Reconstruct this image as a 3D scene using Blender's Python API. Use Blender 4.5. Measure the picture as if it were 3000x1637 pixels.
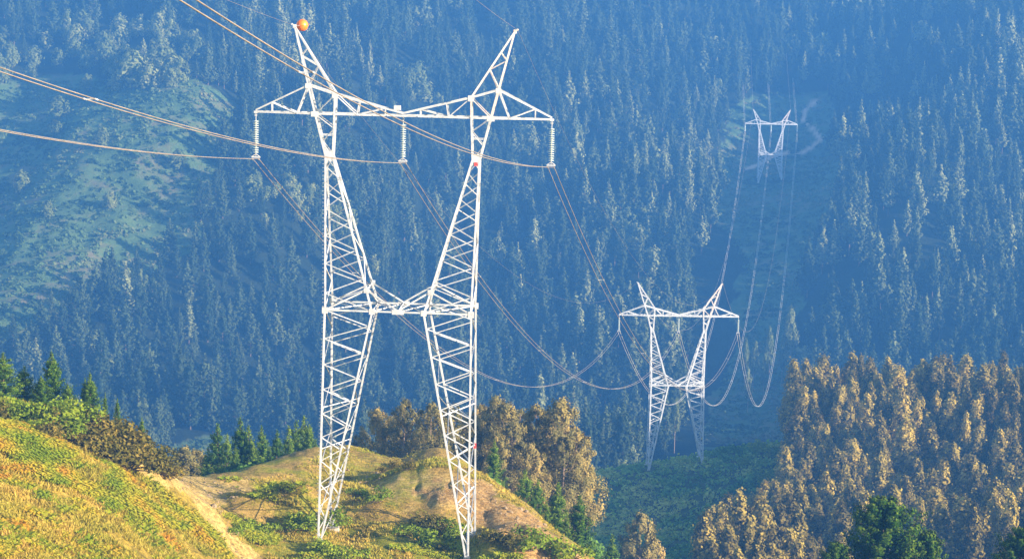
import bpy, math, random
import numpy as np
from mathutils import Vector, Matrix
random.seed(7); RNG = np.random.default_rng(11)
for o in list(bpy.data.objects): bpy.data.objects.remove(o)
S = bpy.context.scene
COL = S.collection
PI = math.pi

# ------------------------------------------------------------------ camera
CZ = 200.0                       # the photographer stands high on the slope above the valley
PITCH, ROLL, F = 0.160, 0.0205, 7083.0
cd = bpy.data.cameras.new('camera'); cam = bpy.data.objects.new('camera', cd); COL.objects.link(cam)
cd.sensor_width = 36; cd.lens = 85.0; cd.clip_start = 1; cd.clip_end = 9000
cam.matrix_world = Matrix.Translation((0, 0, CZ)) @ Matrix.Rotation(PI/2 - PITCH, 4, 'X') @ Matrix.Rotation(ROLL, 4, 'Z')
S.camera = cam

# ------------------------------------------------------------------ light
SUN_EL, SUN_AZ = 17.0, 28.0      # degrees: sun to the right, a little behind the camera
ce = math.cos(math.radians(SUN_EL))
SDIR = Vector((ce*math.cos(math.radians(SUN_AZ)), -ce*math.sin(math.radians(SUN_AZ)), math.sin(math.radians(SUN_EL))))
w = bpy.data.worlds.new("World"); S.world = w; w.use_nodes = True
nt = w.node_tree; nt.nodes.clear()
sky = nt.nodes.new('ShaderNodeTexSky'); sky.sky_type = 'NISHITA'; sky.sun_disc = False
sky.sun_elevation = math.radians(SUN_EL); sky.sun_rotation = math.atan2(SDIR.x, SDIR.y)
sky.air_density = 1.4; sky.dust_density = 0.6; sky.ozone_density = 2.0
bg = nt.nodes.new('ShaderNodeBackground'); bg.inputs['Strength'].default_value = 0.10
wo = nt.nodes.new('ShaderNodeOutputWorld')
nt.links.new(sky.outputs[0], bg.inputs[0]); nt.links.new(bg.outputs[0], wo.inputs[0])
sl = bpy.data.lights.new('sun', 'SUN'); sun = bpy.data.objects.new('sun', sl); COL.objects.link(sun)
sl.energy = 5.0; sl.angle = math.radians(0.5); sl.color = (1.0, 0.82, 0.60)
sun.rotation_euler = SDIR.to_track_quat('Z', 'Y').to_euler()
S.view_settings.view_transform = 'Standard'; S.view_settings.look = 'None'
S.view_settings.exposure = 1.72; S.view_settings.gamma = 1
S.cycles.max_bounces = 4; S.cycles.diffuse_bounces = 2; S.cycles.glossy_bounces = 1
S.cycles.transmission_bounces = 2; S.cycles.volume_bounces = 0; S.cycles.transparent_max_bounces = 4
S.render.engine = 'CYCLES'

# ------------------------------------------------------------------ helpers
cr, sr = math.cos(ROLL), math.sin(ROLL); cp, sp = math.cos(PITCH), math.sin(PITCH)
def P(px, py, d):
    """survey helper: photo pixel (3000 wide) at depth d -> world point"""
    u = (px-1500)/F; v = (818.5-py)/F
    x = u*cr - v*sr; y = u*sr + v*cr
    return np.array([x*d, d*(cp + y*sp), CZ + d*(-sp + y*cp)])
def proj(p):
    p = np.asarray(p, float); X, Y, Z = p[..., 0], p[..., 1], p[..., 2]-CZ
    d = Y*cp - Z*sp
    x = X/d; y = (Y*sp + Z*cp)/d
    u = x*cr + y*sr; v = -x*sr + y*cr
    return 1500+F*u, 818.5-F*v, d
def inpoly(px, py, poly):
    px = np.asarray(px, float); py = np.asarray(py, float); r = np.zeros(px.shape, bool); n = len(poly)
    for i in range(n):
        x1, y1 = poly[i]; x2, y2 = poly[(i+1) % n]
        c = ((y1 > py) != (y2 > py)) & (px < (x2-x1)*(py-y1)/((y2-y1) if y2 != y1 else 1e-9)+x1)
        r ^= c
    return r
def h2(ix, iy, s):
    n = (ix.astype(np.int64)*374761393 + iy.astype(np.int64)*668265263 + s*974711) & 0x7fffffff
    n = ((n ^ (n >> 13))*1274126177) & 0x7fffffff
    return ((n ^ (n >> 16)) & 0xffff)/65535.0
def vn(x, y, s=0):
    x = np.asarray(x, float); y = np.asarray(y, float)
    ix = np.floor(x); iy = np.floor(y); fx = x-ix; fy = y-iy
    fx = fx*fx*(3-2*fx); fy = fy*fy*(3-2*fy)
    a = h2(ix, iy, s); b = h2(ix+1, iy, s); c = h2(ix, iy+1, s); d = h2(ix+1, iy+1, s)
    return (a*(1-fx)+b*fx)*(1-fy)+(c*(1-fx)+d*fx)*fy-0.5
def fbm(x, y, s=0, o=4):
    r = 0; a = 1
    for i in range(o):
        r = r + a*vn(x, y, s+i*17); x = x*2.03+5.1; y = y*2.03-3.7; a *= .5
    return r

def np_mesh(name, V, Q, mats, mi=None, col=None, smooth=False, cols=None):
    """V (n,3), Q (m,4) quads (last index repeated = triangle not allowed), col per-vertex float attribute 'tint'"""
    me = bpy.data.meshes.new(name)
    V = np.asarray(V, np.float32); Q = np.asarray(Q, np.int32)
    k = Q.shape[1]
    me.vertices.add(len(V)); me.vertices.foreach_set('co', V.ravel())
    me.loops.add(Q.size); me.loops.foreach_set('vertex_index', Q.ravel())
    me.polygons.add(len(Q)); me.polygons.foreach_set('loop_start', np.arange(0, Q.size, k, dtype=np.int32))
    if mi is not None: me.polygons.foreach_set('material_index', np.asarray(mi, np.int32))
    if smooth: me.polygons.foreach_set('use_smooth', np.ones(len(Q), bool))
    for m in mats: me.materials.append(m)
    if col is not None:
        a = me.attributes.new('tint', 'FLOAT', 'POINT'); a.data.foreach_set('value', np.asarray(col, np.float32))
    for nme, arr in (cols or {}).items():
        a = me.attributes.new(nme, 'FLOAT', 'POINT'); a.data.foreach_set('value', np.asarray(arr, np.float32))
    me.update(calc_edges=True); me.validate()
    return me
def link(name, me, parent=None, loc=None):
    o = bpy.data.objects.new(name, me); COL.objects.link(o)
    if parent is not None: o.parent = parent
    if loc is not None: o.location = loc
    return o
def tag(o, label=None, cat=None, group=None, kind=None):
    if label: o['label'] = label
    if cat: o['category'] = cat
    if group: o['group'] = group
    if kind: o['kind'] = kind
    return o
def empty(name, loc, rz=0, sc=1):
    o = bpy.data.objects.new(name, None); COL.objects.link(o); o.location = loc; o.rotation_euler = (0, 0, rz)
    o.scale = (sc, sc, sc) if not hasattr(sc, '__len__') else sc
    o.empty_display_size = .5
    return o

class MB:
    """collects bars, boxes, tubes and lathes; build() links them as ONE mesh"""
    def __init__(s): s.v = []; s.f = []
    def add(s, v, f):
        b = len(s.v); s.v += [tuple(map(float, p)) for p in v]; s.f += [tuple(i+b for i in q) for q in f]
    def frame(s, a, b):
        d = (b-a).normalized(); up = Vector((0, 0, 1)) if abs(d.z) < .9 else Vector((0, 1, 0))
        x = d.cross(up).normalized(); y = x.cross(d).normalized(); return x, y
    def angle(s, a, b, w=.14, t=.03, flip=1):
        """L-section steel angle"""
        a = Vector(a); b = Vector(b); x, y = s.frame(a, b); x = x*flip
        pr = [(0, 0), (w, 0), (w, t), (t, t), (t, w), (0, w)]
        c = w*.35
        v = [p + x*(u-c) + y*(q-c) for p in (a, b) for u, q in pr]
        f = [(i, (i+1) % 6, (i+1) % 6+6, i+6) for i in range(6)] + [(5, 4, 3, 2, 1, 0), (6, 7, 8, 9, 10, 11)]
        s.add(v, f)
    def bar(s, a, b, w=.1, h=None):
        a = Vector(a); b = Vector(b); x, y = s.frame(a, b); h = h or w
        v = [p + x*i*w/2 + y*j*h/2 for p in (a, b) for i, j in ((-1, -1), (1, -1), (1, 1), (-1, 1))]
        s.add(v, [(0, 1, 5, 4), (1, 2, 6, 5), (2, 3, 7, 6), (3, 0, 4, 7), (3, 2, 1, 0), (4, 5, 6, 7)])
    def box(s, c, sx, sy, sz, top=1.0):
        x, y, z = c
        v = [(x+i*sx/2*(top if k > 0 else 1), y+j*sy/2*(top if k > 0 else 1), z+k*sz/2) for k in (-1, 1) for i, j in ((-1, -1), (1, -1), (1, 1), (-1, 1))]
        s.add(v, [(0, 1, 5, 4), (1, 2, 6, 5), (2, 3, 7, 6), (3, 0, 4, 7), (3, 2, 1, 0), (4, 5, 6, 7)])
    def tube(s, pts, r, n=6):
        P_ = [Vector(p) for p in pts]; rr = r if hasattr(r, '__len__') else [r]*len(P_)
        v = []; m = len(P_)
        for i, p in enumerate(P_):
            a = P_[max(0, i-1)]; b = P_[min(m-1, i+1)]; x, y = s.frame(a, b)
            for k in range(n):
                t = 2*PI*k/n; v.append(p + x*math.cos(t)*rr[i] + y*math.sin(t)*rr[i])
        f = [(i*n+k, i*n+(k+1) % n, (i+1)*n+(k+1) % n, (i+1)*n+k) for i in range(m-1) for k in range(n)]
        f += [tuple(range(n))[::-1], tuple((m-1)*n+k for k in range(n))]
        s.add(v, f)
    def lathe(s, c, prof, n=12, axis=None):
        c = Vector(c); v = []; m = len(prof)
        for r, z in prof:
            for k in range(n):
                t = 2*PI*k/n; v.append(c + Vector((r*math.cos(t), r*math.sin(t), z)))
        f = [(i*n+k, i*n+(k+1) % n, (i+1)*n+(k+1) % n, (i+1)*n+k) for i in range(m-1) for k in range(n)]
        s.add(v, f)
    def mesh(s, name, mat, smooth=False):
        me = bpy.data.meshes.new(name); me.from_pydata(s.v, [], s.f); me.materials.append(mat)
        if smooth: me.polygons.foreach_set('use_smooth', [True]*len(me.polygons))
        me.update(); return me
    def build(s, name, mat, parent=None, smooth=False):
        return link(name, s.mesh(name, mat, smooth), parent)

# ------------------------------------------------------------------ materials
def mat(name, rough=.8, metallic=0, spec=.3):
    m = bpy.data.materials.new(name); m.use_nodes = True; n = m.node_tree
    b = n.nodes['Principled BSDF']; b.inputs['Roughness'].default_value = rough; b.inputs['Metallic'].default_value = metallic
    b.inputs['Specular IOR Level'].default_value = spec
    return m, n, b
def ramp(n, stops, fac):
    r = n.nodes.new('ShaderNodeValToRGB'); e = r.color_ramp.elements
    e[0].position, e[0].color = stops[0][0], (*stops[0][1], 1); e[1].position, e[1].color = stops[-1][0], (*stops[-1][1], 1)
    for p, c in stops[1:-1]:
        k = e.new(p); k.color = (*c, 1)
    n.links.new(fac, r.inputs[0]); return r.outputs[0]
def noise(n, scale, detail=4, rough=.6, coord='Object', dist=0):
    tc = n.nodes.new('ShaderNodeTexCoord'); t = n.nodes.new('ShaderNodeTexNoise')
    t.inputs['Scale'].default_value = scale; t.inputs['Detail'].default_value = detail; t.inputs['Roughness'].default_value = rough
    t.inputs['Distortion'].default_value = dist
    n.links.new(tc.outputs[coord], t.inputs['Vector']); return t.outputs['Fac']
def mix(n, f, a, b, mode='MIX'):
    m = n.nodes.new('ShaderNodeMix'); m.data_type = 'RGBA'; m.blend_type = mode
    for s_, v in ((m.inputs[0], f), (m.inputs[6], a), (m.inputs[7], b)):
        if hasattr(v, 'is_output'): n.links.new(v, s_)
        elif hasattr(v, '__len__'): s_.default_value = (*v, 1)
        else: s_.default_value = v
    return m.outputs[2]
def attr(n, name):
    a = n.nodes.new('ShaderNodeAttribute'); a.attribute_name = name; return a.outputs['Fac']
def math_(n, op, a, b):
    m = n.nodes.new('ShaderNodeMath'); m.operation = op
    for s_, v in ((m.inputs[0], a), (m.inputs[1], b)):
        if hasattr(v, 'is_output'): n.links.new(v, s_)
        else: s_.default_value = v
    return m.outputs[0]
def foliage(name, stops, trans=.35, hue=None, instvar=.5):
    """leaf material: colour varies from clump to clump ('tint') and from plant to plant (object random)"""
    m = bpy.data.materials.new(name); m.use_nodes = True; n = m.node_tree; n.nodes.clear()
    out = n.nodes.new('ShaderNodeOutputMaterial')
    oi = n.nodes.new('ShaderNodeObjectInfo')
    f = math_(n, 'ADD', math_(n, 'MULTIPLY', attr(n, 'tint'), 1-instvar), math_(n, 'MULTIPLY', oi.outputs['Random'], instvar))
    c = ramp(n, stops, f)
    d = n.nodes.new('ShaderNodeBsdfDiffuse'); t = n.nodes.new('ShaderNodeBsdfTranslucent'); mx = n.nodes.new('ShaderNodeMixShader')
    n.links.new(c, d.inputs[0]); n.links.new(mix(n, 1.0, c, (1.0, 1.0, .55), 'MULTIPLY'), t.inputs[0]); mx.inputs[0].default_value = trans
    n.links.new(d.outputs[0], mx.inputs[1]); n.links.new(t.outputs[0], mx.inputs[2]); n.links.new(mx.outputs[0], out.inputs[0])
    return m

M = {}
m, n, b = mat('galvanised_steel', .5, 0, .5)
n.links.new(ramp(n, [(.3, (.30, .32, .37)), (.5, (.45, .47, .50)), (.7, (.56, .57, .58))], noise(n, 1.5, 5, .7)), b.inputs['Base Color']); M['steel'] = m
m, n, b = mat('rust_streaked_steel', .55, 0, .4)
n.links.new(ramp(n, [(.35, (.52, .51, .50)), (.58, (.52, .46, .43)), (.68, (.42, .20, .15))], noise(n, 2.2, 5, .75)), b.inputs['Base Color']); M['steel_rust'] = m
m, n, b = mat('glass_insulator', .15, 0, .8)
b.inputs['Base Color'].default_value = (.40, .46, .42, 1); M['insul'] = m
m, n, b = mat('dark_fitting', .5, .3, .5)
b.inputs['Base Color'].default_value = (.20, .19, .19, 1); M['fitting'] = m
m, n, b = mat('aluminium_conductor', .45, .0, .6)
n.links.new(ramp(n, [(.3, (.16, .14, .13)), (.7, (.30, .25, .21))], noise(n, .6)), b.inputs['Base Color']); M['wire'] = m
m, n, b = mat('sun_painted_conductor', .4, 0, .6)
n.links.new(ramp(n, [(.3, (.50, .47, .43)), (.7, (.62, .58, .53))], noise(n, .6)), b.inputs['Base Color']); M['wire_sunlit'] = m  # same aluminium coloured paler, as if the far spans caught the sun
m, n, b = mat('orange_marker', .35, 0, .5)
n.links.new(ramp(n, [(.3, (.80, .13, .01)), (.7, (.90, .22, .02))], noise(n, 1.4)), b.inputs['Base Color']); M['orange'] = m
m, n, b = mat('red_plate', .6, 0, .3); b.inputs['Base Color'].default_value = (.62, .06, .05, 1); M['red'] = m
m, n, b = mat('concrete', .9, 0, .2)
n.links.new(ramp(n, [(.3, (.38, .35, .30)), (.7, (.55, .51, .44))], noise(n, 3, 6, .7)), b.inputs['Base Color']); M['concrete'] = m
m, n, b = mat('rock', .9, 0, .2)
n.links.new(ramp(n, [(.3, (.16, .11, .06)), (.7, (.34, .26, .16))], noise(n, 2, 6, .7)), b.inputs['Base Color']); M['rock'] = m
m, n, b = mat('bark', .9, 0, .1)
n.links.new(ramp(n, [(.3, (.07, .05, .035)), (.7, (.17, .12, .08))], noise(n, 2, 5, .7)), b.inputs['Base Color']); M['bark'] = m
m, n, b = mat('pale_bark', .85, 0, .1)
n.links.new(ramp(n, [(.3, (.16, .11, .08)), (.7, (.36, .27, .20))], noise(n, 1.2, 5, .7)), b.inputs['Base Color']); M['bark_pale'] = m

M['pine_far'] = foliage('pine_needles_far', [(.0, (.02, .035, .015)), (.45, (.042, .060, .024)), (.68, (.12, .145, .06)), (1., (.33, .335, .15))], .15, instvar=.6)  # paler needle colour, given to far pines inside the sunlit patches
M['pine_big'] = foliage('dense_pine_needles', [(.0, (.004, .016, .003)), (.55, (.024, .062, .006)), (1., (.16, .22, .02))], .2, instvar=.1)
M['pine_painted_shade'] = foliage('pine_needles_painted_shade', [(.0, (.012, .022, .012)), (.5, (.038, .060, .026)), (.85, (.085, .110, .045)), (1., (.16, .185, .075))], .12, instvar=.5)  # darker copy of the far needles: mountainside shade put into the colour
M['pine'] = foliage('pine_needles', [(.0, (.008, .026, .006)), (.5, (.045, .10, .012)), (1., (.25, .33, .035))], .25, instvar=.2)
M['euc'] = foliage('eucalyptus_leaves', [(.0, (.04, .045, .02)), (.35, (.12, .10, .032)), (.65, (.37, .29, .062)), (1., (.58, .42, .09))], .3, instvar=.4)
M['euc_olive'] = foliage('olive_leaves', [(.0, (.06, .065, .028)), (.35, (.17, .155, .055)), (.7, (.36, .28, .09)), (1., (.48, .32, .11))], .3, instvar=.4)
M['broad'] = foliage('broadleaf_leaves', [(.0, (.06, .09, .03)), (.6, (.16, .19, .06)), (1., (.36, .36, .16))], .3)
M['scrub'] = foliage('scrub_leaves', [(.0, (.04, .10, .02)), (.5, (.17, .30, .05)), (1., (.50, .50, .12))], .3, instvar=.1)
M['heath'] = foliage('heath_leaves', [(.0, (.035, .065, .022)), (.5, (.10, .155, .05)), (1., (.24, .20, .10))], .3, instvar=.1)
M['fern'] = foliage('bracken_fronds', [(.0, (.09, .16, .012)), (.35, (.24, .31, .02)), (.72, (.46, .40, .035)), (.9, (.52, .29, .03)), (1., (.45, .18, .03))], .35, instvar=.1)
M['gorse'] = foliage('gorse_leaves', [(.0, (.035, .045, .012)), (.45, (.12, .11, .024)), (.8, (.28, .20, .04)), (1., (.45, .27, .05))], .3, instvar=.25)
M['leafy'] = foliage('green_bush_leaves', [(.0, (.04, .09, .01)), (.5, (.17, .24, .02)), (1., (.42, .42, .04))], .3, instvar=.25)
M['grass'] = foliage('grass_blades', [(.0, (.13, .17, .018)), (.4, (.27, .27, .035)), (.75, (.44, .35, .06)), (1., (.56, .37, .09))], .3, instvar=.1)

# ------------------------------------------------------------------ terrain heights
BUMPS = [(P(c[0], c[1], c[2])[0], P(c[0], c[1], c[2])[1], c[3], c[4]) for c in [(745,1490,239,3.2,2.1),(860,1500,243,3.0,1.8),(1190,1365,270,3.5,-1.3),(1000,1395,264,2.5,-.8),(640,1560,226,2.0,.7),(1110,1470,244,2.6,.9),(1000,1440,250,3.0,.8),(1250,1400,256,3.5,1.0)]]
SCARP = [(1400,1415),(1540,1500),(1740,1650),(1560,1645),(1440,1560),(1300,1470),(1180,1430),(1290,1420)]
CP = [  # ground points: photo column, row, depth in metres
 # plateau round the near pylon
 (700,1637,222),(1000,1637,227),(1200,1625,229),(1366,1643,229.2),(1500,1645,227),(936,1590,230),(970,1552,238),(1392,1574,237),
 (1100,1560,237),(1250,1560,237),(820,1540,238),(700,1560,226),(640,1480,235),(560,1440,240),(800,1470,246),
 (1000,1490,244),(1150,1440,247),(1300,1480,241),
 (600,1402,254),(700,1400,256),(520,1395,252),(480,1390,248),
 # knoll
 (850,1390,262),(900,1365,268),(950,1325,276),(1050,1303,282),(1000,1380,268),(1120,1345,278),(1200,1370,268),(1180,1400,254),(1290,1322,280),(1300,1385,256),
 (1350,1345,274),(1420,1385,262),(1500,1440,254),(1600,1525,245),(1700,1600,236),(1450,1470,245),(1550,1560,233),(1250,1420,249),(1440,1560,231),
 (880,1500,238),(860,1478,240),(900,1462,246),(1150,1350,283),(1200,1395,262),(1130,1405,258),
 # behind the knoll
 (1050,1440,325),(1300,1480,325),(1500,1560,310),(1650,1680,280),(1800,1760,250),(820,1480,310),(650,1490,300),(500,1500,295),
 (1850,1800,230),(2100,1900,230),(2500,1950,232),(3000,1900,232),(3400,1900,232),
 # left slope
 (0,1190,216),(200,1232,218),(330,1280,220),(420,1330,222),(0,1400,190),(0,1637,165),(150,1400,194),(150,1637,171),(300,1400,204),(300,1540,188),(300,1637,180),
 (420,1420,212),(450,1537,200),(450,1637,191),(560,1520,214),(560,1637,203),(640,1600,212),(480,1370,232),(-300,1100,216),(-300,1500,170),
 (0,1300,262),(200,1360,262),(380,1450,262),(-300,1250,262),
 (0,1520,340),(400,1560,340),(-300,1500,340),
 # toward the camera, below the frame
 (0,2000,120),(1000,2050,130),(2000,2200,130),(3000,2200,130),(0,2400,60),(1500,2500,60),(3000,2500,60),(-800,1900,120),(3800,2200,130),
 (1500,1900,190),(700,1850,180),(2000,2000,190),
 (1450,1495,345),(1620,1530,348),(1200,1450,345),(1790,1660,345),(1450,1500,375),(1650,1560,375),
 # valley between
 (1100,1650,400),(1500,1700,400),(800,1600,400),(1100,1560,520),(400,1560,520),(1900,1960,400),(2400,2020,400),(3000,1980,400),(-300,1500,520),
 # ridge of the second pylon and eucalyptus hill
 (1902,1374,641),(2055,1347,643),(1760,1392,642),(1600,1420,640),(2150,1318,648),(2280,1312,650),(1900,1470,622),(2050,1440,622),(1900,1560,600),(2050,1550,598),(1850,1690,555),(1700,1560,600),
 (1700,1720,540),(2000,1840,480),(1750,1900,450),
 (2450,1330,640),(2750,1318,640),(3050,1305,640),(3500,1300,640),(2450,1610,555),(2750,1620,555),(3050,1610,555),(2450,1850,470),(2750,1830,470),(3050,1790,470),(3500,1800,470),(3500,1600,545),(3500,1820,405),
 (1902,1460,700),(2200,1400,710),(2700,1410,710),(1600,1480,700),(3200,1400,710),
 # valley floor and far mountainside
 (-500,1500,700),(0,1450,800),(500,1440,800),(1000,1450,800),(1500,1460,820),(2000,1420,850),(2500,1390,850),(3000,1350,850),(3600,1350,850),
 (-600,1300,980),(0,1300,980),(500,1330,960),(1000,1320,1000),(1500,1320,1020),(2000,1290,1040),(2230,1300,1040),(2500,1240,1050),(3000,1200,1050),(3600,1200,1050),
 (0,900,1120),(500,930,1130),(1000,950,1170),(1500,950,1200),(2050,960,1230),(2300,1030,1200),(2700,850,1230),(3100,800,1230),
 (0,560,1240),(500,560,1260),(1000,600,1330),(1500,620,1370),(2000,560,1420),(2221,536,1461),(2290,524,1463),(2500,500,1400),(2900,430,1400),(3300,430,1400),
 (0,230,1390),(500,200,1420),(1000,240,1500),(1500,260,1560),(2000,260,1600),(2400,270,1620),(2900,120,1580),(3400,150,1580),
 (-600,900,1120),(-600,560,1240),(-600,230,1380),(-600,-100,1550),(3800,470,1230),(3900,300,1500),  # includes an unseen ridge at right, raised to cast shade onto the mountainside
 (0,-60,1560),(700,-80,1640),(1500,-60,1780),(2300,-60,1830),(3000,-150,1780),(3900,-150,1780),
 (0,-300,2300),(1500,-330,2400),(3000,-340,2400),(-700,-300,2300),(3900,-340,2400)]
W = np.array([P(*c) for c in CP]); 
def _ts(x, y): return np.stack([x/y*7.0, np.log(y)*4.0], -1)
_A = _ts(W[:, 0], W[:, 1]); _Sv = (W[:, 2]-CZ)/W[:, 1]
def _K(a, b):
    d2 = ((a[:, None, :]-b[None])**2).sum(-1)+1e-12
    return .5*d2*np.log(d2)
_n = len(W); _L = np.zeros((_n+3, _n+3)); _L[:_n, :_n] = _K(_A, _A)+np.eye(_n)*2e-4
_L[:_n, _n] = 1; _L[:_n, _n+1:] = _A; _L[_n, :_n] = 1; _L[_n+1:, :_n] = _A.T
_C = np.linalg.solve(_L, np.concatenate([_Sv, [0, 0, 0]]))
def hgt(x, y, detail=True):
    x = np.atleast_1d(np.asarray(x, float)); y = np.atleast_1d(np.asarray(y, float)); sh = x.shape; x = x.ravel(); y = y.ravel()
    out = np.empty(len(x))
    for i in range(0, len(x), 20000):
        q = _ts(x[i:i+20000], y[i:i+20000])
        out[i:i+20000] = (_K(q, _A)@_C[:_n] + _C[_n] + q@_C[_n+1:])*y[i:i+20000]
    z = out + CZ
    far = np.clip((y-700)/300, 0, 1); near = 1-np.clip((y-330)/100, 0, 1)
    # keep the ground calm right at the pylon feet
    calm = np.ones(len(x))
    for fx, fy in FEET:
        calm = np.minimum(calm, np.clip((np.hypot(x-fx, y-fy)-1.5)/5, 0, 1))
    calmf = np.ones(len(x))
    for fx, fy in FEET: calmf = np.minimum(calmf, np.clip((np.hypot(x-fx, y-fy)-9)/70, 0, 1))
    lx0, ly0, lx1, ly1 = 44, 628, 154, 1455; tt_ = np.clip(((x-lx0)*(lx1-lx0)+(y-ly0)*(ly1-ly0))/((lx1-lx0)**2+(ly1-ly0)**2), 0, 1)
    calmf = np.minimum(calmf, np.clip((np.hypot(x-lx0-tt_*(lx1-lx0), y-ly0-tt_*(ly1-ly0))-25)/70, .12, 1))
    z += far*(fbm(x/60, y/90, 3, 4)*13 + fbm(x/170, y/320, 9, 2)*54*np.clip((y-950)/250, 0, 1))*calmf
    for bx_, by_, br_, bh_ in BUMPS: z += near*bh_*np.exp(-((x-bx_)**2+((y-by_)*.8)**2)/br_**2)
    z += near*calm*(fbm(x/9, y/9, 5, 4)*1.5 + fbm(x/2.0, y/2.0, 6, 4)*.38)
    z += (1-near)*(1-far)*calm*fbm(x/18, y/18, 8, 4)*2.2
    q = near > 0
    if q.any() and detail:
        px, py, _d = proj(np.stack([x[q], y[q], z[q]], -1)); sc_ = inpoly(px, py, SCARP)
        z[q] += sc_*calm[q]*(fbm(x[q]/1.1, y[q]/1.1, 61, 3)*.55+fbm(x[q]/3.1, y[q]/3.1, 62, 2)*.5)
    return z.reshape(sh)

# ------------------------------------------------------------------ pylon geometry data (metres, from the waist)
TW = [ # origin, yaw, arm half length, peak x, arm-node x, peak height, foot heights (front-left, rear-left, front-right, rear-right)
 dict(O=(-10.512, 226.596, CZ-39.535), th=.0663, a=13.983, xp=10.356, xA=8.954, hp=26.423, feet=(-22.07, -22.75, -23.25, -23.05)),
 dict(O=(44.228, 628.359, CZ-128.506), th=-.021, a=15.756, xp=11.104, xA=9.165, hp=26.918, feet=(-22.47, -22.2, -19.6, -19.7)),
 dict(O=(154.48, 1455.07, CZ-155.167), th=.0053, a=15.756, xp=11.104, xA=9.165, hp=26.918, feet=(-16.7, -16.4, -13.84, -13.7))]
def TL(t, x, y, z):
    q = TW[t]; c, s = math.cos(q['th']), math.sin(q['th']); O = q['O']
    return Vector((O[0]+x*c+y*s, O[1]-x*s+y*c, O[2]+z))
XF, SF = 7.076, 3.976
FEET = [tuple(TL(t, sx*XF, sy*SF, 0)[:2]) for t in range(3) for sx in (-1, 1) for sy in (-1, 1)]

for q_ in range(3):
    TW[q_]['feet'] = tuple(stand_z-TW[q_]['O'][2]+.22 for stand_z in [float(hgt([f_[0]], [f_[1]])[0]) for f_ in FEET[4*q_:4*q_+4]])

# ------------------------------------------------------------------ terrain masks (polygons in the survey photo)
CORR = [(2120,330),(2240,270),(2430,275),(2460,420),(2420,700),(2350,860),(2320,950),(2340,1060),(2360,1300),(2050,1300),(2110,1150),(2170,960),(2180,760),(2090,640),(2110,450)]
HEATH = [(-700,235),(420,240),(560,215),(690,330),(660,500),(590,700),(450,800),(260,900),(120,980),(-700,1080)]
PATCH = [(420,1400),(470,1320),(640,1262),(790,1275),(900,1340),(900,1440),(420,1450)]
HEDGE = [(-700,60),(560,80),(640,235),(-700,240)]
TRACKS = [[(2400,290),(2362,318),(2352,350),(2385,382),(2405,410),(2350,448),(2330,452)], [(2185,498),(2230,478),(2270,455),(2312,446)], [(2300,982),(2330,1000)],[(-60,170),(30,195)]]
NEARPATH = [(760,1650),(690,1590),(640,1540),(600,1480),(590,1440),(640,1415),(560,1405),(480,1400),(420,1370)]
def segd(px, py, pts):
    best = np.full(np.shape(px), 1e9)
    for (x1, y1), (x2, y2) in zip(pts[:-1], pts[1:]):
        dx, dy = x2-x1, y2-y1; t = np.clip(((px-x1)*dx+(py-y1)*dy)/(dx*dx+dy*dy), 0, 1)
        best = np.minimum(best, np.hypot(px-x1-t*dx, (py-y1-t*dy)*1.0))
    return best
def masks(x, y, z):
    px, py, d = proj(np.stack([x, y, z], -1)); 
    wob = fbm(x/5, y/5, 21, 3)
    near = (y < 340)
    wx, wy = px+fbm(x/2.5, y/2.5, 66, 3)*42, py+fbm(x/2.5, y/2.5, 67, 3)*28
    path = np.clip(1.3-segd(wx, wy, NEARPATH)/(21+22*wob), 0, 1)*near
    
    path = np.maximum(path, inpoly(wx, wy, [(480,1398),(720,1396),(770,1420),(690,1450),(620,1490),(560,1470),(500,1420)])*.62*near)
    scarp = inpoly(wx, wy, SCARP)*1.0*near
    crestdirt = inpoly(wx, wy, [(1080,1425),(1180,1375),(1330,1380),(1460,1440),(1440,1530),(1300,1500),(1150,1470)])*.45*near
    blk = inpoly(px, py, [(370,1335),(430,1340),(480,1400),(500,1440),(430,1410)])*1.0*near
    left = near & (px < 1000*0+690+ (1637-py)*(-.62)) & (py > 1100)
    green = inpoly(px, py, [(800,1500),(1000,1540),(1250,1545),(1420,1600),(1600,1660),(700,1660),(850,1600)])*1.0*near
    vis = (y > 900)
    tr = np.zeros(len(x))
    for t in TRACKS: tr = np.maximum(tr, np.clip(1.6-segd(px, py, t)/(5+4*wob), 0, 1)*vis)
    px = px+fbm(x/30, y/30, 31, 3)*60; py = py+fbm(x/30, y/30, 37, 3)*45
    open_ = ((inpoly(px, py, CORR) | inpoly(px, py, HEATH) | inpoly(px, py, PATCH)) & (y > 700))*1.0
    return dict(path=np.maximum(np.maximum(path, scarp*.9), np.maximum(crestdirt, blk)), scarp=scarp, left=left*1.0, green=green, track=tr, open=open_)

# ------------------------------------------------------------------ terrain sheet(s)
A1 = np.concatenate([np.linspace(-.42, -.25, 20)[:-1], np.linspace(-.25, .25, 470), np.linspace(.25, .42, 20)[1:]])
YB = [18, 335, 800, 2300]
def sheet(name, y0, y1, ny, matn):
    ys = np.exp(np.linspace(math.log(y0), math.log(y1), ny)); a, yy = np.meshgrid(A1, ys); x = a*yy
    z = hgt(x, yy); V = np.stack([x.ravel(), yy.ravel(), z.ravel()], -1)
    nx = len(A1); i = np.arange(ny-1)[:, None]*nx+np.arange(nx-1)[None]; i = i.ravel()
    Q = np.stack([i, i+1, i+1+nx, i+nx], -1)
    mk = masks(V[:, 0], V[:, 1], V[:, 2])
    me = np_mesh(name, V, Q, [matn], smooth=True, cols=mk)
    return tag(link(name, me), kind='structure')

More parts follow.
